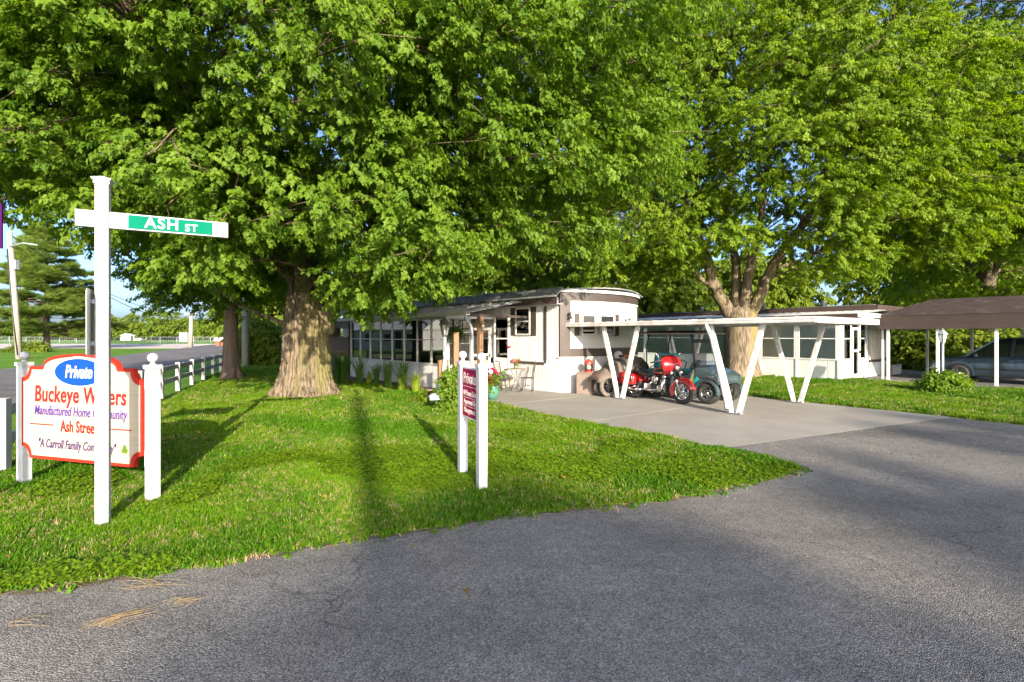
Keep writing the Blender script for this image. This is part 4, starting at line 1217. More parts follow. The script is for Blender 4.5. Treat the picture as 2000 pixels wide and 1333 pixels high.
# chain link fence beyond the far lot, mailboxes, white sheds
cf = empty('chain_fence', (-72, 88, 0), 0, 'low grey wire fence beyond the pale lot', 'fence')
for i in range(16):
    MB().tube([(-24 + i * 3, 0, 0), (-24 + i * 3, 0, 1.5)], .05, 6).build('post', M['galv'], cf)
mb = MB()
for i in range(150): mb.box(-24 + i * .3, -24 + i * .3 + .02, -.01, .01, .1, 1.45)
for z in (.1, .75, 1.45): mb.box(-24, 21, -.02, .02, z, z + .04)
mb.build('wire_mesh', M['galv'], cf)
for i, px in enumerate((427, 437)):
    b = G(px, 676); b = Vector((b.x, b.y, 0))
    e = empty('mailbox', b, 0, ('dark-based mailbox at the end of the side road, left of two', 'mailbox at the end of the side road, right of two')[i], 'mailbox')
    MB().box(-.35, .35, -.35, .35, 0, .8).build('pedestal', M['brick'], e, .03)
    MB().prism([(-.45, .8), (.45, .8), (.45, 1.2), (.3, 1.42), (-.3, 1.42), (-.45, 1.2)], -.6, .6).build('box', M['offwhite'], e)
for i, (px, wd, lab) in enumerate(((250, 3, 'tiny white shed left of the broad round far tree'), (278, 4, 'white far shed below the broad round tree'))):
    b = P3(px, 655, 172); e = empty('far_shed', (b.x, b.y, 0), .3, lab, 'shed')
    MB().box(-wd / 2, wd / 2, -2, 2, 0, 1.5).build('wall', M['white'], e)
    MB().prism([(-wd / 2 - .3, 1.5), (wd / 2 + .3, 1.5), (0, 2.4)], -2.3, 2.3).build('roof', M['offwhite'], e)

# ------------------------------------------------------------------ white home with sunroom
def ribbed(mb, a, b, z0, z1, pitch=.1, depth=.012, groove=.018, flip=1):
    """vertical-board siding sheet from a to b (xy), grooves cut in"""
    a = Vector((a[0], a[1], 0)); b = Vector((b[0], b[1], 0)); d = b - a; L_ = d.length; d.normalize()
    nrm = Vector((d.y, -d.x, 0)) * flip
    pts = []; s = 0.0
    while s < L_ - 1e-4:
        e = min(s + pitch, L_)
        pts += [(s, 0.0), (max(s, e - groove * 2), 0.0), (max(s, e - groove * 1.5), -depth), (max(s, e - groove * .5), -depth)]
        s = e
    pts.append((L_, 0.0))
    vs_ = []
    for t, o_ in pts:
        p = a + d * t + nrm * o_
        vs_ += [(p.x, p.y, z0), (p.x, p.y, z1)]
    fs = [(2 * i, 2 * i + 2, 2 * i + 3, 2 * i + 1) for i in range(len(pts) - 1)]
    return mb.add(vs_, fs)

def window(parent, m, w, h, fr=.045, rail=None, glass='glass', frame='alu', behind=None, name='window', depth=.05, blinds=0, vbar=0):
    """m puts local x along the wall, local z up, local -y outwards; origin bottom-left"""
    mb = MB()
    mb.box(0, fr, -depth, .01, 0, h, m).box(w - fr, w, -depth, .01, 0, h, m)
    mb.box(fr, w - fr, -depth, .01, 0, fr, m).box(fr, w - fr, -depth, .01, h - fr, h, m)
    zs = [fr, h - fr]
    if rail:
        mb.box(fr, w - fr, -depth + .004, .01, rail - fr * .4, rail + fr * .4, m); zs = [fr, rail, h - fr]
    for i in range(vbar):
        x = w * (i + 1) / (vbar + 1); mb.box(x - .008, x + .008, -depth + .008, -.008, fr, h - fr, m)
    f = mb.build(name, M[frame], parent)
    for i in range(len(zs) - 1):
        MB().box(fr * .9, w - fr * .9, -.020 - .006 * i, -.016 - .006 * i, zs[i], zs[i + 1], m).build('pane', M[glass], f)
    if blinds:
        for i in range(blinds):
            z = fr + (h - 2 * fr) * (i + .5) / blinds
            MB().box(fr, w - fr, .018, .043, z - .004, z + .004, m @ Matrix.Translation((0, 0, 0))).build('blind_slat', M['blind'], f)
    if behind:
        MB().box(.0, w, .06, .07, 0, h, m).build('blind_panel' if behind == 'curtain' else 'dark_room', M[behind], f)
    return f

h1 = empty('mobile_home', (H1[0], H1[1], 0), T1A, 'white mobile home with brown bowed end wall and a glazed sunroom', 'house')
LEN = 16.0; WID = 4.3; SAG = .62
def bow(x, out=0.0):
    """y of the bowed end wall at x"""
    t = 2 * x / WID - 1
    return -SAG * (1 - t * t) - out
def bow_sheet(name, mat, x0, x1, z0, z1, out, parent, thick=.04, n=14, top=None):
    xs2 = np.linspace(x0, x1, n + 1); vs_ = []; fs = []
    for x in xs2:
        zt_ = z1 if top is None else top(x)
        for o_ in (out, out - thick):
            vs_ += [(x, bow(x, o_), z0), (x, bow(x, o_), zt_)]
    for i in range(n):
        a, b2 = 4 * i, 4 * (i + 1)
        fs += [(a, b2, b2 + 1, a + 1), (a + 2, a + 3, b2 + 3, b2 + 2), (a + 1, b2 + 1, b2 + 3, a + 3), (a, a + 2, b2 + 2, b2)]
    fs += [(0, 1, 3, 2), (4 * n, 4 * n + 2, 4 * n + 3, 4 * n + 1)]
    return MB().add(vs_, fs).build(name, mat, parent)
bow_sheet('end_skirt', M['siding'], 0.02, WID - .02, 0.0, 1.08, -.01, h1)
bow_sheet('skirt_ledge', M['alu'], -.04, WID + .04, 1.08, 1.12, .05, h1, .12)
bow_sheet('end_wall', M['siding'], .3, WID - .28, 1.38, 2.86, .0, h1)
bow_sheet('end_trim', M['brown'], 0.0, WID, 1.121, 1.378, .02, h1, .06)
bow_sheet('end_trim', M['brown'], 0.0, .30, 1.379, 2.86, .02, h1, .06, 3)
bow_sheet('end_trim', M['brown'], WID - .28, WID, 1.379, 2.86, .02, h1, .06, 3)
bow_sheet('end_trim', M['brown'], 0.0, WID, 2.861, 3.14, .02, h1, .06)
bow_sheet('arch_moulding', M['white'], .29, WID - .27, 2.82, 2.872, .05, h1, .05)
bow_sheet('end_fascia', M['white'], -.06, WID + .12, 3.142, 3.23, .10, h1, .16)
# roof: shallow vault with the same bow at the front
def vault(x): 
    t = 2 * x / WID - 1
    return 3.236 + .10 * (1 - t * t)
xs2 = np.linspace(-.08, WID + .14, 13); vs_ = []; fs = []
for x in xs2:
    vs_ += [(x, bow(min(max(x, 0), WID), .14), vault(x)), (x, LEN, vault(x)), (x, bow(min(max(x, 0), WID), .14), vault(x) - .035), (x, LEN, vault(x) - .035)]
for i in range(12):
    a, b2 = 4 * i, 4 * i + 4
    fs += [(a, b2, b2 + 1, a + 1), (a + 2, a + 3, b2 + 3, b2 + 2), (a, a + 2, b2 + 2, b2), (a + 1, b2 + 1, b2 + 3, a + 3)]
fs += [(0, 1, 3, 2), (48, 50, 51, 49)]
MB().add(vs_, fs).build('roof', M['shingle'], h1)
# long side walls
ribbed(MB(), (0, LEN), (0, 0.0), 0.98, 3.0, .105).build('side_wall', M['siding'], h1)
ribbed(MB(), (-.012, 3.2), (-.012, 0.0), 0.0, .82, .16).build('side_skirt', M['siding'], h1)
ribbed(MB(), (WID, 0), (WID, LEN), 0.0, 3.2, .16).build('side_wall', M['siding'], h1)
MB().box(0.02, WID - .02, LEN - .02, LEN, 0, 3.2).build('back_wall', M['siding'], h1)
MB().box(-.02, .0, -.01, 3.15, .82, .98).build('skirt_board', M['white'], h1)
MB().box(-.035, -.003, .55, .64, .90, 2.72).build('wall_trim', M['darkbrown'], h1)
MB().box(-.035, -.003, .64, 2.3, .84, .93).build('wall_trim', M['darkbrown'], h1)
# brown eaves band and white drip edge above the patio
MB().add([(-.28, -.12, 2.98), (-.28, 3.2, 2.98), (-.28, 3.2, 2.76), (-.28, -.12, 2.76), (-.25, -.12, 2.98), (-.25, 3.2, 2.98), (-.25, 3.2, 2.76), (-.25, -.12, 2.76)], ((0, 1, 2, 3), (7, 6, 5, 4), (0, 4, 5, 1), (3, 2, 6, 7), (0, 3, 7, 4), (1, 5, 6, 2))).build('eaves_band', M['brown'], h1)
MB().add([(-.31, -.14, 2.97), (-.31, 16, 2.97), (.02, 16, 3.26), (.02, -.14, 3.26), (-.31, -.14, 3.01), (-.31, 16, 3.01), (.02, 16, 3.30), (.02, -.14, 3.30)], ((0, 3, 2, 1), (4, 5, 6, 7), (0, 1, 5, 4), (1, 2, 6, 5), (2, 3, 7, 6), (3, 0, 4, 7))).build('eaves_roof', M['shingle'], h1)
MB().box(-.335, -.312, -.14, 3.2, 2.985, 3.03).build('drip_edge', M['white'], h1)
MB().box(-.25, .0, -.1, 3.2, 2.757, 2.775).build('soffit', M['offwhite'], h1)
# windows and lamps on the bowed end
def on_bow(px):
    best = None
    for x in np.linspace(0, WID, 400):
        w_ = local(H1, T1A, x, bow(x)); p = 1000 + 960 * w_.x / w_.y
        if best is None or abs(p - px) < best[0]: best = (abs(p - px), x)
    return best[1]
def bow_m(x, z, out):
    t = 2 * x / WID - 1; sl = SAG * 2 * t * 2 / WID
    return Matrix.Translation((x, bow(x, out), z)) @ zrot(math.atan(sl))
for a, b2 in ((1132, 1162), (1167, 1197)):
    xa, xb = on_bow(a), on_bow(b2)
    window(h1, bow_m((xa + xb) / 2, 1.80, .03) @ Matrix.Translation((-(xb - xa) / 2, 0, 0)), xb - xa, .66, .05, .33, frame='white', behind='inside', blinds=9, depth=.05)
for a, b2 in ((1121, 1131), (1198, 1207)):
    xa, xb = on_bow(a), on_bow(b2); m = bow_m((xa + xb) / 2, 1.78, .012) @ Matrix.Translation((-(xb - xa) / 2, 0, 0))
    mb = MB().box(0, xb - xa, -.03, .0, 0, .70, m)
    for i in range(16): mb.box(.02, xb - xa - .02, -.038, -.03, .03 + i * .041, .055 + i * .041, m)
    mb.build('shutter', M['darkbrown'], h1)
def wall_lamp(m):
    mb = MB().lathe([(.05, 0), (.05, .02)], 12, m @ Matrix.Rotation(R(90), 4, 'X'))
    mb.tube([m @ Vector(p) for p in ((0, -.02, 0), (0, -.12, .06), (0, -.16, .0))], .012, 6)
    l = mb.build('wall_lamp', M['iron'], h1)
    MB().lathe([(.03, -.02), (.06, -.16), (.05, -.17), (.025, -.05)], 10, m @ Matrix.Translation((0, -.16, .02))).build('lamp_shade', M['clearglass'], l)
    MB().lathe([(.065, -.02), (.03, .03), (.01, .05)], 10, m @ Matrix.Translation((0, -.16, .02))).build('lamp_cap', M['iron'], l)
for px, z in ((1110, 2.45), (1221, 2.30)):
    wall_lamp(bow_m(on_bow(px), z, .0))
# side window, storm door onto the patio
LS = Matrix.Rotation(R(-90), 4, 'Z')      # local x -> -y of the house, outwards -x
def side_m(y, z, x=0.0): return Matrix.Translation((x, y, z)) @ LS
wm = side_m(1.98, 1.80, -.012)
window(h1, wm, .72, .92, .05, .46, frame='alu', behind='inside', blinds=12)
for y in (2.22, 1.25):
    m = side_m(y, 1.79, -.004); mb = MB().box(0, .24, -.03, 0, 0, .94, m)
    for i in range(21): mb.box(.02, .22, -.036, -.03, .03 + i * .042, .055 + i * .042, m)
    mb.build('shutter', M['darkbrown'], h1)
dm = side_m(3.08, .46, -.014)
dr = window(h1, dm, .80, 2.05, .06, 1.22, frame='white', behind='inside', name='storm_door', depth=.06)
MB().box(.06, .74, -.03, -.012, .06, .55, dm).build('kick_panel', M['white'], dr)
MB().box(.70, .73, -.10, -.06, 1.0, 1.13, dm).build('handle', M['black'], dr)
MB().box(-.5, -.016, 2.1, 3.14, .03, .24).build('door_step', M['concrete'], h1)
MB().box(-.28, -.016, 2.15, 3.12, .24, .44).build('door_step', M['concrete'], h1)

# sunroom
SX = -2.05; SY0, SY1 = 3.16, 10.4
sk = ribbed(MB(), (SX, SY1), (SX, SY0), 0.0, .80, .905, .006, .012).build('sunroom_skirt', M['siding'], h1)
ribbed(MB(), (SX, SY0), (-.03, SY0), 0.0, .80, .66, .006, .012).build('sunroom_skirt', M['siding'], h1)
ribbed(MB(), (-.03, SY1), (SX, SY1), 0.0, 2.4, .4, .006, .012).build('sunroom_back', M['siding'], h1)
pitch = (SY1 - SY0) / 8
for i in range(8):
    y = SY1 - i * pitch
    window(h1, side_m(y - .012, .80, SX + .03), pitch - .024, 1.56, .035, .84, name='sunroom_window', depth=.045)
MB().box(SX - .03, SX + .04, SY0, SY1, .775, .798).build('sill', M['alu'], h1)
MB().box(SX - .01, SX + .05, SY0 - .005, SY1, 2.362, 2.47).build('header', M['alu'], h1)
for (y, w) in ((SY1 + .01, .07), (SY0 - .02, .08)):
    MB().box(SX - .035, SX + .045, y - w / 2, y + w / 2, 0, 2.46).build('corner_post', M['white'], h1)
# front end of the sunroom: transom, glazed bay and an entrance door
fm = Matrix.Translation((SX + .05, SY0, 0))
window(h1, fm @ Matrix.Translation((0, 0, .80)), .92, 1.12, .035, .72, name='sunroom_window')
window(h1, fm @ Matrix.Translation((0, 0, 1.94)), .92, .42, .035, name='transom_window')
dm2 = fm @ Matrix.Translation((.95, 0, .06))
d2 = window(h1, dm2, .86, 2.0, .09, 1.05, frame='white', name='porch_door', depth=.05)
MB().box(.09, .77, -.035, -.012, .09, .86, dm2).build('kick_panel', M['tan'], d2)
MB().box(.78, .81, -.10, -.05, .95, 1.08, dm2).build('handle', M['black'], d2)
MB().box(SX + .05, -.03, SY0 - .03, SY0 + .04, 2.364, 2.47).build('header', M['offwhite'], h1)
MB().box(SX + .05, -.03, SY0, SY0 + .03, 2.08, 2.36, Matrix.Translation((.97, 0.002, 0)) @ Matrix.Diagonal((.42, 1, 1, 1))).build('transom_panel', M['white'], h1)
# floor and things inside the sunroom
MB().box(SX + .06, -.02, SY0 + .05, SY1 - .05, .30, .36).build('sunroom_floor', M['tan'], h1)
MB().box(-.3, -.06, 4.0, 9.8, .36, 1.1).build('sunroom_bench', M['woodpost'], h1)
MB().ball((-1.0, 7.2, 1.12), .16, 12, 8, (1, 1, .8)).build('sunroom_cushion', M['orange'], h1)
# sunroom roof in lapped panels with a gutter; it runs on over the patio
yy = np.linspace(1.42, 10.7, 16)
for i in range(15):
    a, b2 = yy[i], yy[i + 1] + .03
    lift = .006 * (i % 2)
    v = [(-2.42, a, 2.50 + lift), (-2.42, b2, 2.50 + lift), (-.02, b2, 2.965 + lift), (-.02, a, 2.965 + lift)]
    MB().add(v + [(x, y, z - .03) for x, y, z in v], ((0, 3, 2, 1), (4, 5, 6, 7), (0, 1, 5, 4), (1, 2, 6, 5), (2, 3, 7, 6), (3, 0, 4, 7))).build('roof_panel', M['shingle'], h1)
for y in np.linspace(1.6, 10.6, 14):
    v0, v1 = Vector((-2.40, y, 2.525)), Vector((-.03, y, 2.985)); MB().bar(v0, v1, .05, .045).build('roof_seam', M['shingle'], h1)
gut = MB().prism([(-2.56, 2.40), (-2.44, 2.40), (-2.43, 2.52), (-2.45, 2.52), (-2.455, 2.42), (-2.545, 2.42), (-2.555, 2.53), (-2.575, 2.53)], 1.40, 10.72).build('gutter', M['alu'], h1)
MB().tube([(-2.5, 1.55, 2.42), (-2.5, 1.55, 2.34), (-2.30, 1.60, 2.16), (-2.20, 1.62, 2.05), (-2.20, 1.62, .12), (-2.32, 1.5, .04)], .05, 10).build('downspout', M['galv'], h1)
MB().tube([(SX - .08, SY1 + .02, 2.42), (SX - .08, SY1 + .02, .1)], .035, 8).build('downspout', M['black'], h1)
MB().box(-2.43, -.02, 1.44, 1.50, 2.36, 2.44).build('porch_beam', M['darkbrown'], h1)
MB().box(-.6, .4, 6.0, 7.0, 3.30, 3.45).box(-.3, .5, 9.5, 10.2, 3.3, 3.42).build('roof_hatch', M['galv'], h1)

# address post holding up the porch roof
apw = local(H1, T1A, -2.0, 1.45)
ap_ = empty('address_post', apw, T1A, 'wooden porch post with black house numbers and a carved figure beside the downspout', 'post')
MB().box(-.07, .07, -.07, .07, 0, 2.36).build('shaft', M['woodpost'], ap_, .006)
for i, ch in enumerate('104'):
    text(ch, .17, M['iron'], ap_, Matrix.Translation((0, -.0735, 1.62 - i * .18)) @ UPR, name='house_number', bold=.004)
MB().ball((0, -.11, 2.12), .06, 12, 8, (1, .7, 1.2)).ball((0, -.14, 2.06), .035).ball((-.05, -.1, 2.19), .022).ball((.05, -.1, 2.19), .022).build('carved_mask', pm('carved_wood', (.45, .27, .11), (.33, .18, .07), 9, .7), ap_)
ch_ = empty('wind_chime', local(H1, T1A, -2.12, 1.15, 2.34), T1A, 'metal wind chime hanging under the porch roof edge', 'wind chime')
MB().tube([(0, 0, 0), (0, 0, -.12)], .004, 5).lathe([(.05, -.13), (.05, -.115)], 10).build('top_plate', M['galv'], ch_)
for i in range(4):
    a = i * 1.57; MB().tube([(.035 * math.cos(a), .035 * math.sin(a), -.13), (.035 * math.cos(a), .035 * math.sin(a), -.36 - .03 * i)], .009, 6).build('tube', M['steel'], ch_)

# ------------------------------------------------------------------ white carport on V-shaped legs
cp = empty('carport', (C1[0], C1[1], 0), TC, 'white flat-roofed carport standing on V-shaped legs over the driveway', 'carport')
ZR0, ZR1 = 2.05, 2.10
def vleg(x, y):
    for s in (-1, 1):
        a = Vector((x, y + s * .075, .03)); b = Vector((x, y + s * .63, ZR0 + .02))
        mb = MB().bar(a, b, .10, .10, up=(1, 0, 0)); l = mb.build('leg', M['white'], cp, .006)
        MB().box(x - .09, x + .09, y + s * .085 - .075, y + s * .085 + .075, .029, .04).build('foot_plate', M['galv'], l)
        for q in (-.07, .07):
            MB().lathe([(.012, 0), (.012, .03)], 6, Matrix.Translation((x + q, y + s * .13, .04))).build('bolt', M['iron'], l)
for x in (0, 3.1):
    for y in (0, 3.37): vleg(x, y)
    MB().box(x - .06, x + .06, -1.66, 5.3, ZR0 + .01, ZR0 + .09).build('beam', M['white'], cp)
ny = 18; ys3 = np.linspace(-1.70, 5.36, ny + 1)
for i in range(ny):
    a, b2 = ys3[i], ys3[i + 1]
    m = .035
    mb = MB()
    mb.add([(-.10, a, 2.145), (-.10, b2 - .01, 2.19), (-.10, b2 + .005, 2.15), (3.32, a, 2.125), (3.32, b2 - .01, 2.17), (3.32, b2 + .005, 2.13),
            (-.10, a, 2.13), (-.10, b2 - .01, 2.165), (3.32, a, 2.11), (3.32, b2 - .01, 2.145)],
           [(0, 1, 4, 3), (1, 2, 5, 4), (6, 8, 9, 7), (0, 6, 7, 1), (3, 4, 9, 8), (0, 3, 8, 6)])
    mb.build('roof_panel', M['white'], cp)
MB().prism([(-.19, 2.055), (-.105, 2.055), (-.105, 2.175), (-.19, 2.175), (-.20, 2.165), (-.205, 2.13), (-.195, 2.115), (-.20, 2.09), (-.195, 2.065)], -1.72, 5.38).build('gutter', M['white'], cp)
MB().box(-.10, 3.36, -1.745, -1.722, 2.045, 2.175).build('end_fascia', M['alu'], cp)
MB().box(-.10, 3.36, 5.382, 5.40, 2.045, 2.175).build('end_fascia', M['alu'], cp)
MB().box(3.325, 3.36, -1.72, 5.38, 2.045, 2.165).build('rear_fascia', M['alu'], cp)
ds = MB().tube([(-.15, .62, 2.06), (-.15, .62, 1.99), (-.13, .56, 1.86), (-.11, .52, 1.72), (-.115, .16, .28), (-.13, .13, .12)], .05, 10).build('downspout', M['vinyl'], cp)
MB().tube([(-.13, .13, .119), (-.132, .129, .10)], .042, 10).build('spout_mouth', M['black'], ds)

# ------------------------------------------------------------------ second home on the right
h2 = empty('mobile_home', (H2[0], H2[1], 0), TC, 'pale mobile home with a glazed porch and brown roof edge behind the lawn', 'house')
L2 = 11.0
ribbed(MB(), (0, L2), (0, 0), 0, .78, 1.5, .008, .02).build('porch_skirt', M['offwhite'], h2)
ribbed(MB(), (0, 0), (2.95, 0), 0, .78, 1.4, .008, .02).build('porch_skirt', M['offwhite'], h2)
for i in range(7):
    y = L2 - .05 - i * 1.56
    window(h2, side_m(y, .80, .02), 1.44, 1.62, .05, .86, name='porch_window', frame='offwhite', behind='curtain', glass='clearwin')
    MB().box(-.03, .05, y - 1.55, y - 1.45, .0, 2.44).build('porch_post', M['offwhite'], h2)
MB().box(-.03, .06, 0, L2, 2.43, 2.60).build('header', M['offwhite'], h2)
MB().box(-.02, .05, 0, L2, .781, .799).build('sill', M['offwhite'], h2)
e2 = Matrix.Translation((.08, 0, 0))
window(h2, e2 @ Matrix.Translation((0, 0, .80)), .85, 1.62, .05, .86, name='porch_window', frame='offwhite', behind='curtain', glass='clearwin')
pd = window(h2, e2 @ Matrix.Translation((.9, 0, .10)), .78, 2.02, .11, 1.06, name='porch_door', frame='white', behind='inside', depth=.06)
MB().box(.68, .71, -.12, -.06, .95, 1.06, e2 @ Matrix.Translation((.9, 0, .10))).build('handle', M['black'], pd)
window(h2, e2 @ Matrix.Translation((1.75, 0, .80)), .70, 1.62, .05, .86, name='porch_window', frame='offwhite', behind='inside')
MB().box(.0, 2.95, -.03, .05, 2.43, 2.60).build('header', M['offwhite'], h2)
MB().box(2.55, 2.95, .0, .05, .78, 2.43).build('porch_corner', M['offwhite'], h2)
# main body beside the porch
ribbed(MB(), (2.95, -.02), (4.55, -.02), .62, 3.0, .2).build('end_wall', M['beige'], h2)
ribbed(MB(), (2.95, -.015), (4.5, -.015), 0, .62, .13).build('end_skirt', M['offwhite'], h2)
MB().box(2.95, 4.6, -.05, -.022, .62, .74).build('belt_trim', M['brown'], h2)
mb = MB(); mb.add([(4.55, -.03, .62), (5.0, -.03, 2.9), (5.0, .1, 2.9), (4.55, .1, .62)], [(0, 1, 2, 3)]); 
MB().bar((4.58, -.03, .7), (4.86, -.03, 2.7), .05, .12, up=(0, 1, 0)).build('slanted_trim', M['brown'], h2)
ribbed(MB(), (4.6, .35), (6.6, .35), .62, 3.0, .25).build('recess_wall', M['offwhite'], h2)
ribbed(MB(), (4.5, .33), (6.6, .33), 0, .62, .13).build('recess_skirt', M['offwhite'], h2)
MB().box(4.6, 6.6, .30, .345, .62, .74).build('belt_trim', M['brown'], h2)
ribbed(MB(), (6.6, .35), (6.6, 12), 0, 3.0, .3).build('side_wall', M['beige'], h2)
MB().box(2.95, 6.6, 12, 12.05, 0, 3.0).build('back_wall', M['beige'], h2)
ribbed(MB(), (2.97, 12), (2.97, 0.0), 2.4, 3.0, .3).build('upper_wall', M['beige'], h2)
MB().box(2.75, 6.8, -.35, 12.3, 3.001, 3.06).box(2.9, 6.65, -.2, 12.1, 3.06, 3.12).build('roof', M['shingle'], h2)
MB().box(2.70, 2.75, -.38, 12.3, 2.84, 3.09).build('roof_fascia', M['fasciabrown'], h2)
MB().box(2.70, 6.8, -.40, -.352, 2.84, 3.09).build('roof_fascia', M['fasciabrown'], h2)
ys4 = np.linspace(-.7, L2 + .2, 34)
for i in range(33):
    a, b2 = ys4[i], ys4[i + 1]
    MB().add([(-.5, a, 2.58), (-.5, b2, 2.605), (2.69, b2, 2.875), (2.69, a, 2.85), (-.5, b2, 2.58), (2.69, b2, 2.85), (-.5, a, 2.56), (2.69, a, 2.83), (-.5, b2, 2.56), (2.69, b2, 2.83)], [(0, 1, 2, 3), (1, 4, 5, 2), (6, 7, 9, 8), (0, 6, 8, 4, 1), (3, 2, 5, 9, 7)]).build('roof_panel', M['offwhite'], h2)
MB().box(-.53, -.502, -.72, L2 + .2, 2.47, 2.62).build('awning_fascia', M['fasciabrown'], h2)
MB().box(-.5, 2.69, -.73, -.702, 2.50, 2.66).build('awning_fascia', M['offwhite'], h2)
MB().box(2.3, 2.37, -.72, -.65, .0, 2.6).build('awning_post', M['offwhite'], h2)
MB().box(-.4, -.33, -.68, -.61, .0, 2.5).build('awning_post', M['offwhite'], h2) if False else None
for y in (2.0, 4.8, 8.3):
    MB().lathe([(.09, 3.12), (.09, 3.32), (.12, 3.33), (.12, 3.37), (.02, 3.42)], 10, Matrix.Translation((3.6, y, 0))).build('roof_vent', M['galv'], h2)
# planter box under the recess
pl = empty('planter_box', local(H2, TC, 5.2, -.25), TC, 'white slatted planter against the recessed wall of the second home', 'planter')
for i in range(4): MB().box(-.55, .55, -.16, -.14, .05 + i * .11, .14 + i * .11).build('slat', M['offwhite'], pl)
MB().box(-.54, .54, -.138, .16, .02, .45).build('box', M['tan'], pl)
n = 60; r = np.random.default_rng(4)
scatter('foliage', np.c_[r.uniform(-.45, .45, n), r.uniform(-.1, .1, n), r.uniform(.45, .8, n)], np.c_[r.normal(0, .5, n), r.uniform(-.5, .6, n), r.uniform(0, 6.28, n)], r.uniform(.6, 1.2, n), SPR['shrub'], pl)

# ------------------------------------------------------------------ brown carport with a parked car
bc = empty('brown_carport', (C2[0], C2[1], 0), TC, 'carport with deep brown metal roof and slim white posts', 'carport')
for x in (0.0, 5.4):
    for y in (0, -1.55, -3.15, -4.75, -6.3, -7.9):
        MB().box(x - .045, x + .045, y - .045, y + .045, 0, 2.06).build('post', M['offwhite'], bc)
Y0, Y1 = .28, -9.0
for z0, z1 in ((2.035, 2.235), (2.24, 2.47), (2.475, 2.60)):
    MB().box(-.14, -.10, Y1, Y0, z0, z1).build('fascia_board', M['fasciabrown'], bc)
    MB().box(-.098, 5.6, Y0 - .04, Y0, z0, z1).build('fascia_board', M['fasciabrown'], bc)
    MB().box(-.098, 5.6, Y1, Y1 + .04, z0, z1).build('fascia_board', M['fasciabrown'], bc)
MB().box(-.098, -.075, Y1 + .05, Y0 - .05, 2.04, 2.595).build('fascia_backing', M['fasciabrown'], bc)
ys5 = np.linspace(Y0 + .02, Y1, 22)
for i in range(21):
    a, b2 = ys5[i], ys5[i + 1]
    for (x0, x1, z0, z1, e) in ((-.16, 2.4, 2.605, 3.30, 1), (5.66, 2.4, 2.605, 3.30, -1)):
        ra = max(0.0, 1 - 0) 
        aa = a; 
        # hipped left end: the slope starts further in along the ridge
        top_a = min(a, Y0 - 1.15) ; top_b = min(b2, Y0 - 1.15)
        MB().add([(x0, a, z0), (x0, b2, z0), (x1, top_b, z1), (x1, top_a, z1), (x0, a, z0 - .03), (x0, b2, z0 - .03), (x1, top_b, z1 - .03), (x1, top_a, z1 - .03)], [(0, 1, 2, 3), (7, 6, 5, 4), (0, 4, 5, 1), (1, 5, 6, 2), (3, 2, 6, 7), (0, 3, 7, 4)]).build('roof_panel', M['roofbrown'], bc)
MB().add([(-.16, Y0 + .02, 2.608), (5.66, Y0 + .02, 2.608), (2.4, Y0 - 1.15, 3.303), (-.16, Y0 + .02, 2.58), (5.66, Y0 + .02, 2.58), (2.4, Y0 - 1.15, 3.27)], [(0, 1, 2), (3, 5, 4), (0, 3, 4, 1), (0, 2, 5, 3), (1, 4, 5, 2)]).build('hip_panel', M['roofbrown'], bc)
MB().box(-.095, 5.6, Y1 + .05, Y0 - .05, 2.58, 2.60).build('ceiling_panel', M['darkbrown'], bc)

# back neighbours glimpsed through the carport
ws = empty('white_shed', local(C2, TC, 16.5, -9.5), TC, 'bright white ribbed shed wall far behind the parked car', 'shed')
ribbed(MB(), (0, 3), (0, -9), 0, 2.9, .35, .03, .05).build('wall', M['siding'], ws)
MB().box(-.2, 4, -9.2, 3.2, 2.9, 3.05).build('roof', M['offwhite'], ws)
MB().box(0.1, 4, -9, 3, 0, 2.89).build('body', M['siding'], ws)
bush('hedge_bush', 'dense dark hedge behind the brown carport', local(C2, TC, 10.5, .5), (2.6, 4.5, 2.3), 1500, SPR['shrub'], 8, 3.2, 'hedge')
bush('hedge_bush', 'dark bush behind the parked car windscreen', local(C2, TC, 11.0, -6.0), (2.0, 3.4, 1.9), 900, SPR['shrub'], 9, 3.2, 'hedge')

# two white homes across the side road, left of the frame; the sunroom panes mirror them
for i, (hx, hy, lab) in enumerate(((-45.5, 31.5, 'white gabled home across the side road mirrored in the sunroom panes, nearer of two'), (-55.0, 40.0, 'white gabled home across the side road mirrored in the sunroom panes, farther of two'))):
    e = empty('gabled_home', (hx, hy, 0), R(22), lab, 'house', 'white homes across the side road')
    MB().box(-2.4, 2.4, -5, 5, 0, 2.5).build('wall', M['siding'], e)
    MB().add([(-2.7, -5.3, 2.45), (2.7, -5.3, 2.45), (0, -5.3, 3.7), (-2.7, 5.3, 2.45), (2.7, 5.3, 2.45), (0, 5.3, 3.7)], [(0, 1, 2), (3, 5, 4), (0, 2, 5, 3), (1, 4, 5, 2), (0, 3, 4, 1)]).build('roof', M['offwhite'], e)
    for y in (-3.2, .2, 3.2):
        w_ = MB().box(2.40, 2.46, y - .6, y + .6, 1.0, 2.0).build('window', M['white'], e)
        MB().box(2.461, 2.47, y - .5, y + .5, 1.08, 1.92).build('pane', M['darkbrown'], w_)
    MB().box(2.40, 2.47, -1.9, -1.0, .2, 2.2).build('door', M['brown'], e)

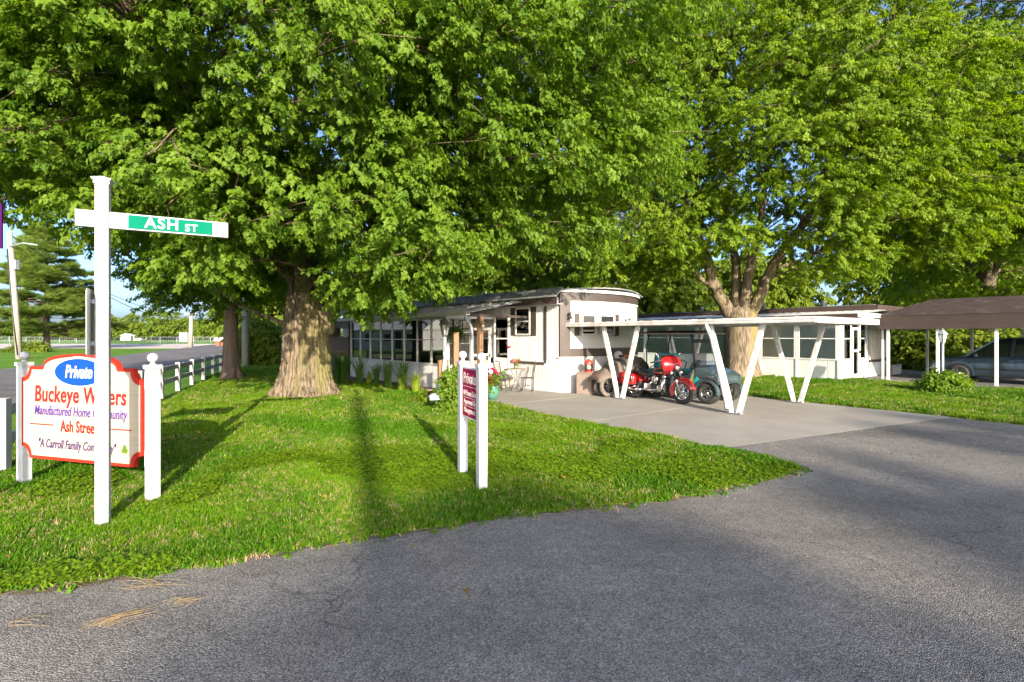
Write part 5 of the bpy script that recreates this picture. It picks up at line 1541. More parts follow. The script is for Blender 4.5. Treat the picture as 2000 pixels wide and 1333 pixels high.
# left neighbours: board fence, porch roof and firewood
bf = empty('board_fence', (-12.2, 26.0, 0), 0, 'weathered grey board fence behind the big maple', 'fence')
fd = Vector((6.5, -1.2, 0)).normalized(); fa = math.atan2(fd.y, fd.x)
bm_ = MB().box(0, .135, -.012, .012, 0, 1.0)
me = bm_.mesh('board', M['cedar'])
for i in range(44):
    o = link(me, 'board', bf, tuple(fd * (i * .145) + Vector((0, 0, .05))), (0, 0, fa)); o.scale = (1, 1, 1.68 + .05 * math.sin(i * 1.7))
for z in (.4, 1.4): MB().bar(fd * 0 + Vector((.04, .035, z)), fd * 6.4 + Vector((.04, .035, z)), .04, .09).build('rail', M['cedar'], bf)
pf = empty('picket_fence', local(H1, T1A, -2.1, 10.7), T1A + R(105), 'low grey picket fence beside the far corner of the sunroom', 'fence')
me = MB().prism([(0, 0), (.07, 0), (.07, .85), (.035, .93), (0, .85)], -.01, .01).mesh('picket', M['cedar'])
for i in range(22): link(me, 'picket', pf, (.05 + i * .095, 0, 0))
for z in (.2, .65): MB().box(0, 2.15, .012, .05, z, z + .07).build('rail', M['cedar'], pf)
ng = empty('neighbour_porch', local(H1, T1A, -1.6, 13.6), T1A, 'small blue-grey roofed porch beyond the sunroom', 'porch')
MB().prism([(-1.2, 2.15), (1.4, 2.15), (1.4, 2.3), (.1, 2.75), (-1.2, 2.3)], 0, 2.2).build('roof', M['shingle'], ng)
for x in (-1.1, 1.3): MB().box(x - .05, x + .05, .1, .2, 0, 2.15).build('post', M['white'], ng)
MB().box(-1.1, 1.3, 2.0, 2.1, 0, 2.15).build('back_wall', M['cedar'], ng)
fw = empty('firewood_stack', local(H1, T1A, -1.7, 12.9), T1A, 'stack of cut firewood beyond the sunroom', 'firewood')
me = MB().tube([(0, 0, 0), (0, .4, 0)], .062, 8).mesh('log', M['log'])
for j in range(9):
    for i in range(14):
        link(me, 'log', fw, (-.9 + i * .13 + (j % 2) * .065, random.uniform(-.03, .03), .07 + j * .112))
# ------------------------------------------------------------------ vehicles
def wheel(parent, c, r, w, rim_r, tyre='rubber', rim='chrome', spokes=7, disc=True, name='wheel', steer=0.0, tread=0):
    """axle along y, outer face towards -y"""
    m = Matrix.Translation(c) @ zrot(steer)
    prof = [(rim_r, -w * .42), (rim_r + .015, -w * .5), (r - w * .28, -w * .5), (r - w * .08, -w * .36), (r, -w * .12), (r, w * .12), (r - w * .08, w * .36), (r - w * .28, w * .5), (rim_r + .015, w * .5), (rim_r, w * .42)]
    mx = m @ Matrix.Rotation(R(90), 4, 'X')
    n = 36
    vs_ = []; fs = []
    for (rr, z) in prof:
        for j in range(n):
            a = 2 * math.pi * j / n; vs_.append(mx @ Vector((rr * math.cos(a), rr * math.sin(a), -z)))
    for i in range(len(prof) - 1):
        for j in range(n):
            fs.append((i * n + j, i * n + (j + 1) % n, (i + 1) * n + (j + 1) % n, (i + 1) * n + j))
    mb = MB().add(vs_, fs, True)
    if tread:
        for j in range(tread):
            a = 2 * math.pi * j / tread
            for s in (-1, 1):
                mm = m @ Matrix.Rotation(a + s * .05, 4, 'Y') @ Matrix.Translation((r - .004, s * w * .24, 0)) @ Matrix.Rotation(s * .5, 4, 'X')
                mb.box(-.012, .014, -w * .2, w * .2, -.018, .018, mm)
    wh = mb.build('tyre' if False else name, M[tyre], parent)
    rb = MB()
    rb.lathe([(rim_r + .004, -w * .43), (rim_r * .93, -w * .40), (rim_r * .88, -w * .18), (rim_r * .88, w * .18), (rim_r * .93, w * .40), (rim_r + .004, w * .43), (rim_r + .001, w * .42), (rim_r + .001, -w * .42)], 36, mx)
    rb2 = MB()
    for j in range(spokes):
        a = 2 * math.pi * j / spokes
        for s in (-1, 1):
            rb2.bar(m @ Vector((.02 * math.cos(a), s * w * .30, .02 * math.sin(a))), m @ Vector((rim_r * .91 * math.cos(a), s * w * .34, rim_r * .91 * math.sin(a))), .02, rim_r * .22, up=m.to_3x3() @ Vector((0, 1, 0)), h2=rim_r * .3)
    rb2.lathe([(rim_r * .26, -w * .42), (rim_r * .26, w * .42)], 16, mx)
    # ring only: drop the closing caps the lathe adds
    del rb.f[-2:]; del rb.smooth[-2:]
    rb.build('rim', M[rim], wh); rb2.build('hub', M[rim], wh)
    if disc:
        d = MB().lathe([(rim_r * .58, -w * .46), (rim_r * .58, -w * .44), (rim_r * .34, -w * .44), (rim_r * .34, -w * .46)], 28, mx); d.build('brake_disc', M['steel'], wh)
    return wh

# --- red touring motorcycle, local +x is forward, we look at its right side (-y)
hd = math.atan2(-.83, .56)
mo = empty('motorcycle', (3.97, 13.45, .01), hd, 'red touring motorcycle with chrome engine parked under the carport', 'motorcycle')
def arc_pts(c, r, a0, a1, k, y=0): return [(c[0] + r * math.cos(a0 + (a1 - a0) * i / k), y, c[1] + r * math.sin(a0 + (a1 - a0) * i / k)) for i in range(k + 1)]
def fender(cx, cz, r, a0, a1, w, mat, name, k=16, drop=.05):
    vs_ = []; fs = []
    for i in range(k + 1):
        a = a0 + (a1 - a0) * i / k
        for (yy_, dr) in ((-w / 2, -drop), (-w / 2 + .008, -.012), (-w * .25, .012), (0, .02), (w * .25, .012), (w / 2 - .008, -.012), (w / 2, -drop)):
            vs_.append((cx + (r + dr) * math.cos(a), yy_, cz + (r + dr) * math.sin(a)))
    for i in range(k):
        for j in range(6): fs.append((i * 7 + j, i * 7 + j + 1, (i + 1) * 7 + j + 1, (i + 1) * 7 + j))
    o = MB().add(vs_, fs, True).build(name, mat, mo)
    s = o.modifiers.new('shell', 'SOLIDIFY'); s.thickness = .006
    return o
FX, RX, WR = .83, -.80, .325
wheel(mo, (FX, 0, WR), WR, .13, .215, spokes=9, name='front_wheel')
wheel(mo, (RX, 0, WR), WR, .16, .20, spokes=9, name='rear_wheel')
ff = fender(FX, WR, WR + .035, R(10), R(205), .17, M['redpaint'], 'front_fender', drop=.13)
for s in (-1, 1):
    MB().tube([(FX + (WR + .012) * math.cos(R(a)), s * .089, WR + (WR - .075) * math.sin(R(a)) * 1.0 + .02) for a in range(14, 200, 12)], .007, 6).build('fender_trim', M['chrome'], ff)
fender(RX, WR, WR + .05, R(28), R(180), .2, M['redpaint'], 'rear_fender', drop=.12)
for s in (-1, 1):
    fk = MB().tube([(FX + .0, s * .105, WR), (FX - .17, s * .105, .72), (FX - .245, s * .105, .93)], [.028, .030, .030], 12).build('fork_leg', M['chrome'], mo)
    MB().tube([(FX - .13, s * .105, .62), (FX - .25, s * .105, .95)], .042, 12).build('fork_cover', M['black'], fk)
# fairing: batwing shell lofted across the width
vs_ = []; fs = []
sec = [(.80, .60, .03), (.86, .74, .05), (.85, .86, .10), (.80, 1.00, .155), (.70, 1.12, .17), (.60, 1.20, .15)]
K = 12
for (fx_, fz, hh_) in [(.62, .80, .24), (.70, .84, .34), (.735, .95, .41), (.70, 1.08, .42), (.64, 1.17, .36), (.56, 1.24, .22)]:
    for j in range(K + 1):
        t = -1 + 2 * j / K
        vs_.append((fx_ - .17 * t * t - .05, t * hh_, fz + .03 * (1 - t * t)))
for i in range(5):
    for j in range(K): fs.append((i * (K + 1) + j, i * (K + 1) + j + 1, (i + 1) * (K + 1) + j + 1, (i + 1) * (K + 1) + j))
fo = MB().add(vs_, fs, True).build('fairing', M['redpaint'], mo); s_ = fo.modifiers.new('shell', 'SOLIDIFY'); s_.thickness = .03; s_.offset = -1
MB().lathe([(.10, 0), (.105, .02), (.09, .05), (.04, .07), (.001, .075)], 20, Matrix.Translation((.66, 0, .93)) @ Matrix.Rotation(R(90), 4, 'Y')).build('headlight', M['chrome'], mo)
for s in (-1, 1):
    MB().lathe([(.055, 0), (.06, .02), (.04, .05), (.001, .055)], 14, Matrix.Translation((.62, s * .2, .80)) @ Matrix.Rotation(R(90), 4, 'Y')).build('spot_lamp', M['chrome'], mo)
# tank, seat, bags
def blob(secs, name, mat, parent, n=16, sq=2.6):
    """superellipse sections (x, zc, halfwidth, halfheight)"""
    vs_ = []; fs = []
    for (x, zc, hw_, hh_) in secs:
        for j in range(n):
            a = 2 * math.pi * j / n; c_, s2 = math.cos(a), math.sin(a)
            vs_.append((x, hw_ * math.copysign(abs(c_) ** (2 / sq), c_), zc + hh_ * math.copysign(abs(s2) ** (2 / sq), s2)))
    k = len(secs)
    for i in range(k - 1):
        for j in range(n): fs.append((i * n + j, i * n + (j + 1) % n, (i + 1) * n + (j + 1) % n, (i + 1) * n + j))
    fs += [tuple(reversed(range(n))), tuple((k - 1) * n + j for j in range(n))]
    return MB().add(vs_, fs, True).build(name, mat, parent)
tk = blob([(-.08, .80, .05, .05), (.0, .81, .11, .085), (.15, .84, .16, .125), (.32, .86, .175, .135), (.45, .86, .15, .12), (.53, .86, .08, .07)], 'fuel_tank', M['redpaint'], mo)
for s in (-1, 1):
    e = [(.2 + .19 * math.cos(a) + .02, .845 + .055 * math.sin(a) + .02 * math.cos(a)) for a in np.linspace(0, 6.283, 25)[:-1]]
    MB().prism(e, s * .150, s * .176).build('tank_emblem', M['black'], tk)
    MB().torus((.22, s * .172, .845), (0, 1, 0), .001, .001)
    MB().tube([(x, s * .177, z) for x, z in e] , .006, 5, closed=True, caps=False).build('tank_pinstripe', M['amber'], tk)
blob([(-.62, .74, .10, .06), (-.55, .75, .15, .085), (-.40, .74, .165, .08), (-.28, .70, .155, .075), (-.14, .70, .14, .075), (-.02, .75, .09, .06)], 'seat', M['leather'], mo)
blob([(-.82, .73, .09, .04), (-.76, .78, .13, .07), (-.66, .80, .14, .075), (-.58, .79, .11, .05)], 'pillion_seat', M['leather'], mo)
for s in (-1, 1):
    bg = blob([(-1.20, .55, .06, .12), (-1.16, .56, .09, .16), (-1.0, .57, .10, .175), (-.70, .56, .10, .165), (-.60, .54, .085, .14), (-.56, .53, .05, .10)], 'saddlebag', M['redpaint'], mo, sq=4)
    bg.location = (0, s * .25, 0)
    MB().tube([(-1.2, s * .105, .6), (-.57, s * .105, .6)], .008, 6).build('bag_trim', M['chrome'], bg)
    MB().tube([(-.62, s * .25, .40), (-.58, s * .36, .52), (-.6, s * .36, .68), (-.66, s * .26, .74)], .012, 8).build('guard_bar', M['chrome'], mo)
tr_ = MB().lathe([(.05, 0), (.06, .03), (.05, .05)], 14, Matrix.Translation((-1.15, 0, .66)) @ Matrix.Rotation(R(-90), 4, 'Y')).build('tail_light', M['redlens'], mo)
# engine
en = MB().box(-.22, .33, -.12, .12, .24, .46).build('crankcase', M['black'], mo, .03)
for k_, (x, tilt) in enumerate(((-.06, -.35), (.17, .38))):
    m = Matrix.Translation((x, 0, .44)) @ Matrix.Rotation(tilt, 4, 'Y')
    cy = MB()
    for i in range(7): cy.lathe([(.085, i * .03), (.085, i * .03 + .016)], 18, m); cy.lathe([(.07, i * .03 + .016), (.07, i * .03 + .03)], 18, m)
    c_ = cy.build('cylinder_fins', M['steel'], mo)
    MB().lathe([(.08, .21), (.085, .23), (.075, .29), (.04, .31)], 16, m).build('rocker_cover', M['chrome'], c_)
MB().lathe([(.10, 0), (.105, .01), (.09, .05), (.05, .06), (.045, .055), (.001, .056)], 24, Matrix.Translation((.05, -.13, .60)) @ Matrix.Rotation(R(90), 4, 'X')).build('air_cleaner', M['chrome'], mo)
MB().lathe([(.09, 0), (.09, .02), (.06, .045), (.001, .05)], 20, Matrix.Translation((.18, -.12, .36)) @ Matrix.Rotation(R(90), 4, 'X')).build('timing_cover', M['chrome'], mo)
MB().box(-.36, -.12, -.14, -.09, .28, .48).build('primary_cover', M['chrome'], mo, .03)
MB().tube([(.22, -.12, .60), (.30, -.16, .50), (.24, -.17, .34), (.0, -.18, .30), (-.4, -.20, .285)], .024, 10).build('exhaust_pipe', M['chrome'], mo)
MB().tube([(-.05, -.12, .58), (-.10, -.17, .45), (-.20, -.19, .33), (-.4, -.20, .30)], .022, 10).build('exhaust_pipe', M['chrome'], mo)
for s in (-1, 1): MB().tube([(-.38, s * .21, .285), (-.5, s * .225, .285), (-1.18, s * .235, .30), (-1.22, s * .235, .30)], [.028, .045, .045, .04], 14).build('muffler', M['chrome'], mo)
MB().tube([(.42, -.02, .36), (.44, -.25, .34), (.42, -.33, .45), (.40, -.25, .62), (.40, -.03, .66)], .016, 10).build('crash_bar', M['chrome'], mo)
MB().tube([(.42, .02, .36), (.44, .25, .34), (.42, .33, .45), (.40, .25, .62), (.40, .03, .66)], .016, 10).build('crash_bar', M['chrome'], mo)
for s in (-1, 1): MB().box(-.02, .28, s * .30 - .05, s * .30 + .05, .27, .29).build('footboard', M['black'], mo, .008)
MB().box(-.28, .36, -.05, .05, .60, .70).build('frame_tube', M['black'], mo, .02)
MB().tube([(.40, 0, .30), (.42, 0, .55), (.5, 0, .88)], .03, 8).build('down_tube', M['black'], mo)
MB().tube([(.18, -.42, 1.06), (.30, -.40, 1.10), (.46, -.22, 1.13), (.50, 0, 1.10), (.46, .22, 1.13), (.30, .40, 1.10), (.18, .42, 1.06)], .013, 8).build('handlebar', M['chrome'], mo)
for s in (-1, 1):
    MB().tube([(.14, s * .425, 1.05), (.28, s * .405, 1.095)], .019, 8).build('grip', M['black'], mo)
    mi = MB().tube([(.36, s * .36, 1.10), (.40, s * .44, 1.25)], .006, 6).build('mirror_stem', M['chrome'], mo)
    MB().ball((.40, s * .46, 1.28), .06, 14, 8, (.35, 1, .7)).build('mirror', M['chrome'], mi)
MB().tube([(.05, .12, .28), (.0, .26, .02)], .012, 6).build('kickstand', M['chrome'], mo)

# --- golf cart
GH = math.atan2(-.8, .6)
gc = empty('golf_cart', local(C1, TC, 1.5, 2.1, .01), TC - R(90), 'grey and turquoise golf cart with black canopy parked behind the red motorcycle', 'golf cart')
gx0 = .82
for (x, s, nm) in ((gx0, -1, 'front_wheel'), (gx0, 1, 'front_wheel'), (-.84, -1, 'rear_wheel'), (-.84, 1, 'rear_wheel')):
    wheel(gc, (x, s * .50, .28), .28, .21, .155, spokes=6, rim='chrome', disc=False, name=nm, tread=22, steer=(.10 if x > 0 else 0) * 1 + (math.pi if s > 0 else 0))
MB().box(-.62, .55, -.52, .52, .30, .38).build('floor', M['black'], gc, .02)
# front cowl with wheel-arch cut out
prof = [(.42, .40), (.52, .40), (.56, .52), (.66, .62), (.82, .65), (.98, .62), (1.08, .54), (1.12, .50), (1.16, .60), (1.14, .72), (1.02, .80), (.70, .90), (.52, .96), (.46, .96)]
cw = MB().prism(prof, -.56, .56).build('front_cowl', M['cartgrey'], gc, .035, 3)
for s in (-1, 1):
    fl = [(gx0 + .33 * math.cos(a), .30 + .34 * math.sin(a)) for a in np.linspace(R(-8), R(188), 15)]
    fi = [(gx0 + .285 * math.cos(a), .30 + .295 * math.sin(a)) for a in np.linspace(R(188), R(-8), 15)]
    pl_ = fl + fi
    MB().prism(pl_, s * .57 - .06, s * .57 + .06).build('fender_flare', M['cartgrey'], gc)
    MB().prism([(.36, .34), (.46, .34), (.53, .56), (.60, .64), (.52, .70), (.42, .50)], s * .562 - .012, s * .562 + .012).build('side_panel', M['turquoise'], gc)
    MB().lathe([(.05, 0), (.055, .02), (.03, .035)], 14, Matrix.Translation((1.14, s * .38, .68)) @ Matrix.Rotation(R(80), 4, 'Y')).build('headlight', M['clearglass'], gc)
    MB().tube([(1.08, s * .45, .70), (1.0, s * .56, .72), (.6, s * .58, .70)], .012, 6).build('chrome_strip', M['chrome'], gc)
MB().tube([(1.16, -.42, .46), (1.22, -.3, .46), (1.23, 0, .46), (1.22, .3, .46), (1.16, .42, .46)], .03, 8).build('bumper', M['black'], gc)
MB().box(.40, .50, -.50, .50, .80, .97).build('dashboard', M['black'], gc, .02)
MB().prism([(-1.18, .36), (-.45, .36), (-.38, .60), (-.42, .68), (-1.12, .70), (-1.22, .62)], -.54, .54).build('rear_body', M['cartgrey'], gc, .03, 3)
for s in (-1, 1):
    fl = [(-.84 + .33 * math.cos(a), .30 + .34 * math.sin(a)) for a in np.linspace(R(0), R(180), 13)]; fi = [(-.84 + .285 * math.cos(a), .30 + .295 * math.sin(a)) for a in np.linspace(R(180), R(0), 13)]
    MB().prism(fl + fi, s * .56 - .05, s * .56 + .05).build('fender_flare', M['cartgrey'], gc)
MB().box(-.72, -.26, -.50, .50, .69, .82).build('seat_cushion', M['teal'], gc, .04, 3)
sb = MB().box(-.06, .06, -.48, .48, 0, .42, Matrix.Translation((-.76, 0, .84)) @ Matrix.Rotation(-.15, 4, 'Y')).build('seat_back', M['teal'], gc, .04, 3)
MB().box(-1.30, -.86, -.48, .48, .69, .80).build('rear_seat_cushion', M['teal'], gc, .04, 3)
MB().box(-.05, .05, -.46, .46, 0, .36, Matrix.Translation((-.90, 0, .84)) @ Matrix.Rotation(.12, 4, 'Y')).build('rear_seat_back', M['teal'], gc, .04, 3)
MB().box(-1.72, -1.28, -.45, .45, .34, .39).build('rear_step', M['black'], gc, .015)
for s in (-1, 1):
    MB().tube([(.46, s * .53, .92), (.40, s * .53, 1.5), (.34, s * .52, 1.83)], .019, 8).build('canopy_post', M['black'], gc)
    MB().tube([(-1.10, s * .53, .66), (-1.12, s * .53, 1.5), (-1.02, s * .52, 1.83)], .019, 8).build('canopy_post', M['black'], gc)
    MB().tube([(-.55, s * .50, .78), (-.52, s * .56, 1.0), (-.68, s * .55, 1.05), (-.78, s * .50, 1.0)], .015, 8).build('armrest', M['black'], gc)
    MB().tube([(-1.72, s * .4, .38), (-1.70, s * .42, .8), (-1.35, s * .46, .95)], .015, 8).build('grab_bar', M['black'], gc)
# canopy, gently domed
vs_ = []; fs = []
nx, ny = 12, 8
for i in range(nx + 1):
    for j in range(ny + 1):
        x = -1.45 + 2.10 * i / nx; y = -.60 + 1.2 * j / ny
        ex = 1 - abs(2 * i / nx - 1) ** 4; ey = 1 - abs(2 * j / ny - 1) ** 4
        vs_.append((x, y, 1.835 + .085 * min(1, ex * 1.2) * (.4 + .6 * ey)))
for i in range(nx):
    for j in range(ny): fs.append((i * (ny + 1) + j, (i + 1) * (ny + 1) + j, (i + 1) * (ny + 1) + j + 1, i * (ny + 1) + j + 1))
ca = MB().add(vs_, fs, True).build('canopy', M['black'], gc); s_ = ca.modifiers.new('shell', 'SOLIDIFY'); s_.thickness = .02
mb = MB(); mb.bar((-1.46, -.605, 1.83), (.655, -.605, 1.83), .02, .035).bar((-1.46, .605, 1.83), (.655, .605, 1.83), .02, .035).bar((.655, -.6, 1.83), (.655, .6, 1.83), .02, .035).bar((-1.46, -.6, 1.83), (-1.46, .6, 1.83), .02, .035)
mb.build('canopy_rim', M['tan'], gc)
st_ = MB().torus((.28, -.25, .98), (-.75, 0, .66), .17, .013, 28, 8).build('steering_wheel', M['black'], gc)
MB().tube([(.28, -.25, .98), (.44, -.25, .86)], .02, 8).bar((.28 + .11, -.25, .98 + .125), (.28 - .11, -.25, .98 - .125), .02, .02).bar((.28, -.41, .98), (.28, -.09, .98), .02, .02).build('steering_column', M['black'], st_)
MB().box(.36, .38, -.46, .46, 1.58, 1.68).build('mirror', M['black'], gc, .01)

cool = empty('cooler_bag', local(C1, TC, 2.9, 2.5, .010), TC, 'pale blue cooler box and white towel on a folding stand behind the golf cart', 'cooler')
MB().box(-.28, .28, -.2, .2, .72, 1.0).build('box', M['paleblue'], cool, .03)
MB().box(-.30, .30, -.22, .22, 1.0, 1.24).build('folded_towel', M['offwhite'], cool, .05, 3)
for x in (-.24, .24):
    for y in (-.16, .16): MB().tube([(x, y, 0), (-x * .2, y, .72)], .012, 6).build('leg', M['galv'], cool)

# --- covered motorcycle with two wheels showing (a trike seen from behind its cover)
cv = empty('covered_trike', (3.12, 14.56, .01), R(205), 'three-wheeler under a tan cloth cover, its two dusty rear wheels showing', 'trike')
for s in (-1, 1):
    wheel(cv, (.42, s * .14, .31), .31, .10, .2, tyre='dustyrubber', rim='black', spokes=9, disc=False, name='rear_wheel')
    MB().lathe([(.045, 0), (.05, .03), (.03, .06)], 12, Matrix.Translation((.72, s * .14, .60)) @ Matrix.Rotation(R(90), 4, 'Y')).build('tail_light', M['redlens'], cv)
wheel(cv, (-1.0, 0, .31), .31, .12, .2, rim='chrome', spokes=9, disc=True, name='front_wheel')
def drape(secs, name, mat, parent, n=20, seed=1):
    r = random.Random(seed); vs_ = []; fs = []
    for (x, zt_, zb_, hw_) in secs:
        for j in range(n + 1):
            t = -1 + 2 * j / n
            z = zt_ - (zt_ - zb_) * abs(t) ** 2.2 + r.gauss(0, .012)
            vs_.append((x + r.gauss(0, .012), hw_ * math.copysign(abs(t) ** .7, t) * (1 + .05 * math.sin(5 * t + x * 7)), z))
    for i in range(len(secs) - 1):
        for j in range(n): fs.append((i * (n + 1) + j, i * (n + 1) + j + 1, (i + 1) * (n + 1) + j + 1, (i + 1) * (n + 1) + j))
    o = MB().add(vs_, fs, True).build(name, mat, parent); s_ = o.modifiers.new('shell', 'SOLIDIFY'); s_.thickness = .012
    return o
drape([(.86, .50, .42, .26), (.80, .62, .50, .30), (.60, .74, .56, .34), (.35, .90, .58, .36), (.12, 1.0, .55, .37), (0, 1.02, .52, .37)], 'cover', M['tarp'], cv, seed=3)
drape([(.02, 1.03, .50, .375), (-.08, 1.06, .48, .38), (-.16, 1.06, .48, .38)], 'cover_band', M['black'], cv, seed=4)
drape([(-.15, 1.06, .48, .37), (-.35, 1.12, .40, .38), (-.6, 1.16, .35, .38), (-.85, 1.12, .35, .34), (-1.05, .95, .4, .26), (-1.2, .7, .45, .12)], 'cover_hood', M['tarpdark'], cv, seed=5)
MB().box(-.9, .5, -.16, .16, .25, .6).build('frame', M['black'], cv, .05)
hm = empty('helmet', local(C1, TC, 1.05, 4.35, 1.06), TC, 'white motorcycle helmet resting on the dark cover behind the carport leg', 'helmet')
hs = MB().ball((0, 0, .12), .135, 20, 12, (1, 1, .95)).build('shell', M['vinyl'], hm)
MB().box(-.10, .10, -.142, -.10, .06, .14).build('visor', M['black'], hm, .02)
wt = empty('covered_bike', local(C1, TC, 1.35, 4.35, .01), TC + R(180), 'dark brown covered bike with a white sheet over its nose behind the carport leg', 'bike')
drape([(.1, 1.04, .8, .2), (-.1, 1.02, .68, .26), (-.3, 1.0, .62, .28), (-.45, .86, .52, .24), (-.55, .68, .45, .14)], 'sheet', M['vinyl'], wt, seed=8)
drape([(.62, .55, .2, .12), (.5, .95, .15, .28), (.3, 1.06, .12, .32), (0, 1.0, .12, .34), (-.3, .95, .12, .32), (-.45, .7, .12, .2)], 'cover', M['tarpdark'], wt, seed=9)
MB().box(-.3, .45, -.1, .1, .0, .6).build('frame', M['black'], wt, .05)

# --- storage box with things on it
sbx = local(H1, T1A, .55, -.75, .010)
bx_ = empty('storage_box', sbx, T1A + R(8), 'tan resin storage box against the white skirting', 'storage box')
MB().box(-.36, .36, -.26, .26, 0, .62).build('body', M['tan'], bx_, .012)
MB().box(-.375, .375, -.275, .275, .625, .66).build('lid', M['tan'], bx_, .008)
MB().box(-.06, .06, -.268, -.262, .50, .525).build('handle', M['darkbrown'], bx_)
MB().box(-.004, .004, -.264, -.2605, .02, .61).build('door_gap', M['darkbrown'], bx_)
lt = empty('red_lantern', bx_.matrix_basis @ Vector((-.12, -.03, .66)), T1A, 'red domed lantern standing on the tan storage box', 'lantern')
MB().lathe([(.13, 0), (.14, .03), (.12, .05)], 18).build('base', M['terra'], lt)
MB().lathe([(.115, .05), (.125, .15), (.115, .24)], 18).build('glass_jar', M['clearglass'], lt)
MB().lathe([(.06, .05), (.06, .2)], 12).build('candle', M['cream'], lt)
MB().lathe([(.135, .24), (.14, .26), (.12, .33), (.07, .38), (.03, .40), (.001, .41)], 18).build('dome', M['terra'], lt)
wb = empty('wire_basket', bx_.matrix_basis @ Vector((.20, -.02, .66)), T1A, 'small wire basket on the storage box beside the red lantern', 'basket')
for z in (.01, .07, .14): MB().torus((0, 0, z), (0, 0, 1), .11 + z * .15, .007, 20, 6).build('hoop', M['steel'], wb)
for i in range(12):
    a = i * .5236; MB().tube([(.11 * math.cos(a), .11 * math.sin(a), .0), (.13 * math.cos(a), .13 * math.sin(a), .14)], .004, 5).build('rod', M['steel'], wb)
hb = empty('hose_reel', local(H1, T1A, 1.35, -.98, .010), T1A, 'amber round reel with yellow cloth on a stand beside the storage box', 'reel')
MB().lathe([(.17, -.05), (.18, -.03), (.12, 0), (.18, .03), (.17, .05)], 22, Matrix.Translation((0, -.06, .80)) @ Matrix.Rotation(R(78), 4, 'X')).build('drum', M['amber'], hb)
MB().tube([(-.1, 0, 0), (0, 0, .78), (.1, 0, 0)], .016, 6).build('stand', M['galv'], hb)
mb = MB()
for i in range(10): mb.ball((random.uniform(-.02, .28), random.uniform(-.06, .1), random.uniform(.82, 1.02)), random.uniform(.05, .1), 10, 6, (1, .7, .6))
mb.build('cloth', M['yellow'], hb)
bp_ = empty('backpack', local(H1, T1A, 1.25, -1.22, .010), T1A, 'black fabric bag slumped on the ground beside the storage box', 'bag')
bgm = MB().lathe([(.16, 0), (.22, .04), (.24, .2), (.22, .4), (.16, .55), (.08, .62), (.02, .64)], 18, Matrix.Diagonal((1.0, .75, 1, 1))).build('body', M['leather'], bp_)
MB().tube([(-.1, -.12, .5), (-.16, -.2, .3), (-.1, -.17, .1)], .014, 6).build('strap', M['black'], bp_)
MB().box(-.12, .12, -.205, -.14, .08, .3).build('pocket', M['leather'], bp_, .03)
oc = empty('orange_crate', local(H1, T1A, 1.95, -.92, .010), T1A, 'orange plastic crate on a shelf stand under the bowed wall', 'crate')
mb = MB()
for z in (.86, .97, 1.08): mb.box(-.2, .2, -.15, -.135, z, z + .07).box(-.2, .2, .135, .15, z, z + .07).box(-.2, -.185, -.135, .135, z, z + .07).box(.185, .2, -.135, .135, z, z + .07)
mb.box(-.2, .2, -.15, .15, .84, .858).build('crate_body', M['orange'], oc)
for x in (-.18, .18):
    for y in (-.13, .13): MB().box(x - .015, x + .015, y - .015, y + .015, 0, .838).build('leg', M['galv'], oc)

# --- minivan under the brown carport, local +x forward
cr = empty('parked_car', local(C2, TC, 2.05, -3.35, .0), TC + R(90), 'dark slate blue minivan parked under the brown carport', 'car')
def car_section(x, hw_, zs, ws): return [(x, s, z) for s, z in ((0, 0),)]
# lower body lofted from stations: x, bottom, belt height, half width
stn = [(-2.42, .42, .98, .70), (-2.38, .30, 1.02, .84), (-2.1, .24, 1.04, .92), (-1.0, .22, 1.02, .95), (.3, .22, 1.0, .95), (1.1, .22, .98, .94), (1.7, .24, .92, .92), (2.1, .26, .84, .87), (2.32, .30, .74, .76), (2.38, .38, .62, .60)]
vs_ = []; fs = []; n = 12
for (x, b_, t_, w_) in stn:
    ring = [(-w_ * .80, b_), (-w_ * .96, b_ + .08), (-w_, b_ + (t_ - b_) * .45), (-w_ * .985, t_ - .12), (-w_ * .93, t_), (-w_ * .5, t_ + .02), (w_ * .5, t_ + .02), (w_ * .93, t_), (w_ * .985, t_ - .12), (w_, b_ + (t_ - b_) * .45), (w_ * .96, b_ + .08), (w_ * .80, b_)]
    vs_ += [(x, y, z) for y, z in ring]
for i in range(len(stn) - 1):
    for j in range(n): fs.append((i * n + j, i * n + (j + 1) % n, (i + 1) * n + (j + 1) % n, (i + 1) * n + j))
fs += [tuple(range(n)), tuple((len(stn) - 1) * n + j for j in range(n))]
body = MB().add(vs_, fs, True).build('body', M['carpaint'], cr)
for p in body.data.polygons: p.use_smooth = True
# greenhouse: glass volume with roof and pillars
gl = [(-2.30, .02), (-2.12, 1), (-1.6, 1), (-.6, 1), (.05, 1), (.45, .9), (1.25, .0)]
vs_ = []; fs = []
for (x, k_) in gl:
    zt_ = 1.0 + .66 * k_; wb_, wt_ = .885, .885 - .14 * k_
    vs_ += [(x, -wb_, .99), (x, -wt_, zt_), (x, wt_, zt_), (x, wb_, .99)]
for i in range(len(gl) - 1):
    a, b2 = 4 * i, 4 * i + 4
    fs += [(a, a + 1, b2 + 1, b2), (a + 1, a + 2, b2 + 2, b2 + 1), (a + 2, a + 3, b2 + 3, b2 + 2)]
MB().add(vs_, fs, False).build('window_glass', pm('dark_car_glass', (.012, .016, .017), None, rough=.06, spec=.6), body)
vs_ = []; fs = []
for (x, k_) in gl[1:-1]:
    zt_ = 1.0 + .66 * k_
    vs_ += [(x, -.735, zt_ + .012), (x, -.5, zt_ + .05), (x, .5, zt_ + .05), (x, .735, zt_ + .012)]
for i in range(4):
    for j in range(3): fs.append((4 * i + j, 4 * i + j + 1, 4 * i + 5 + j, 4 * i + 4 + j))
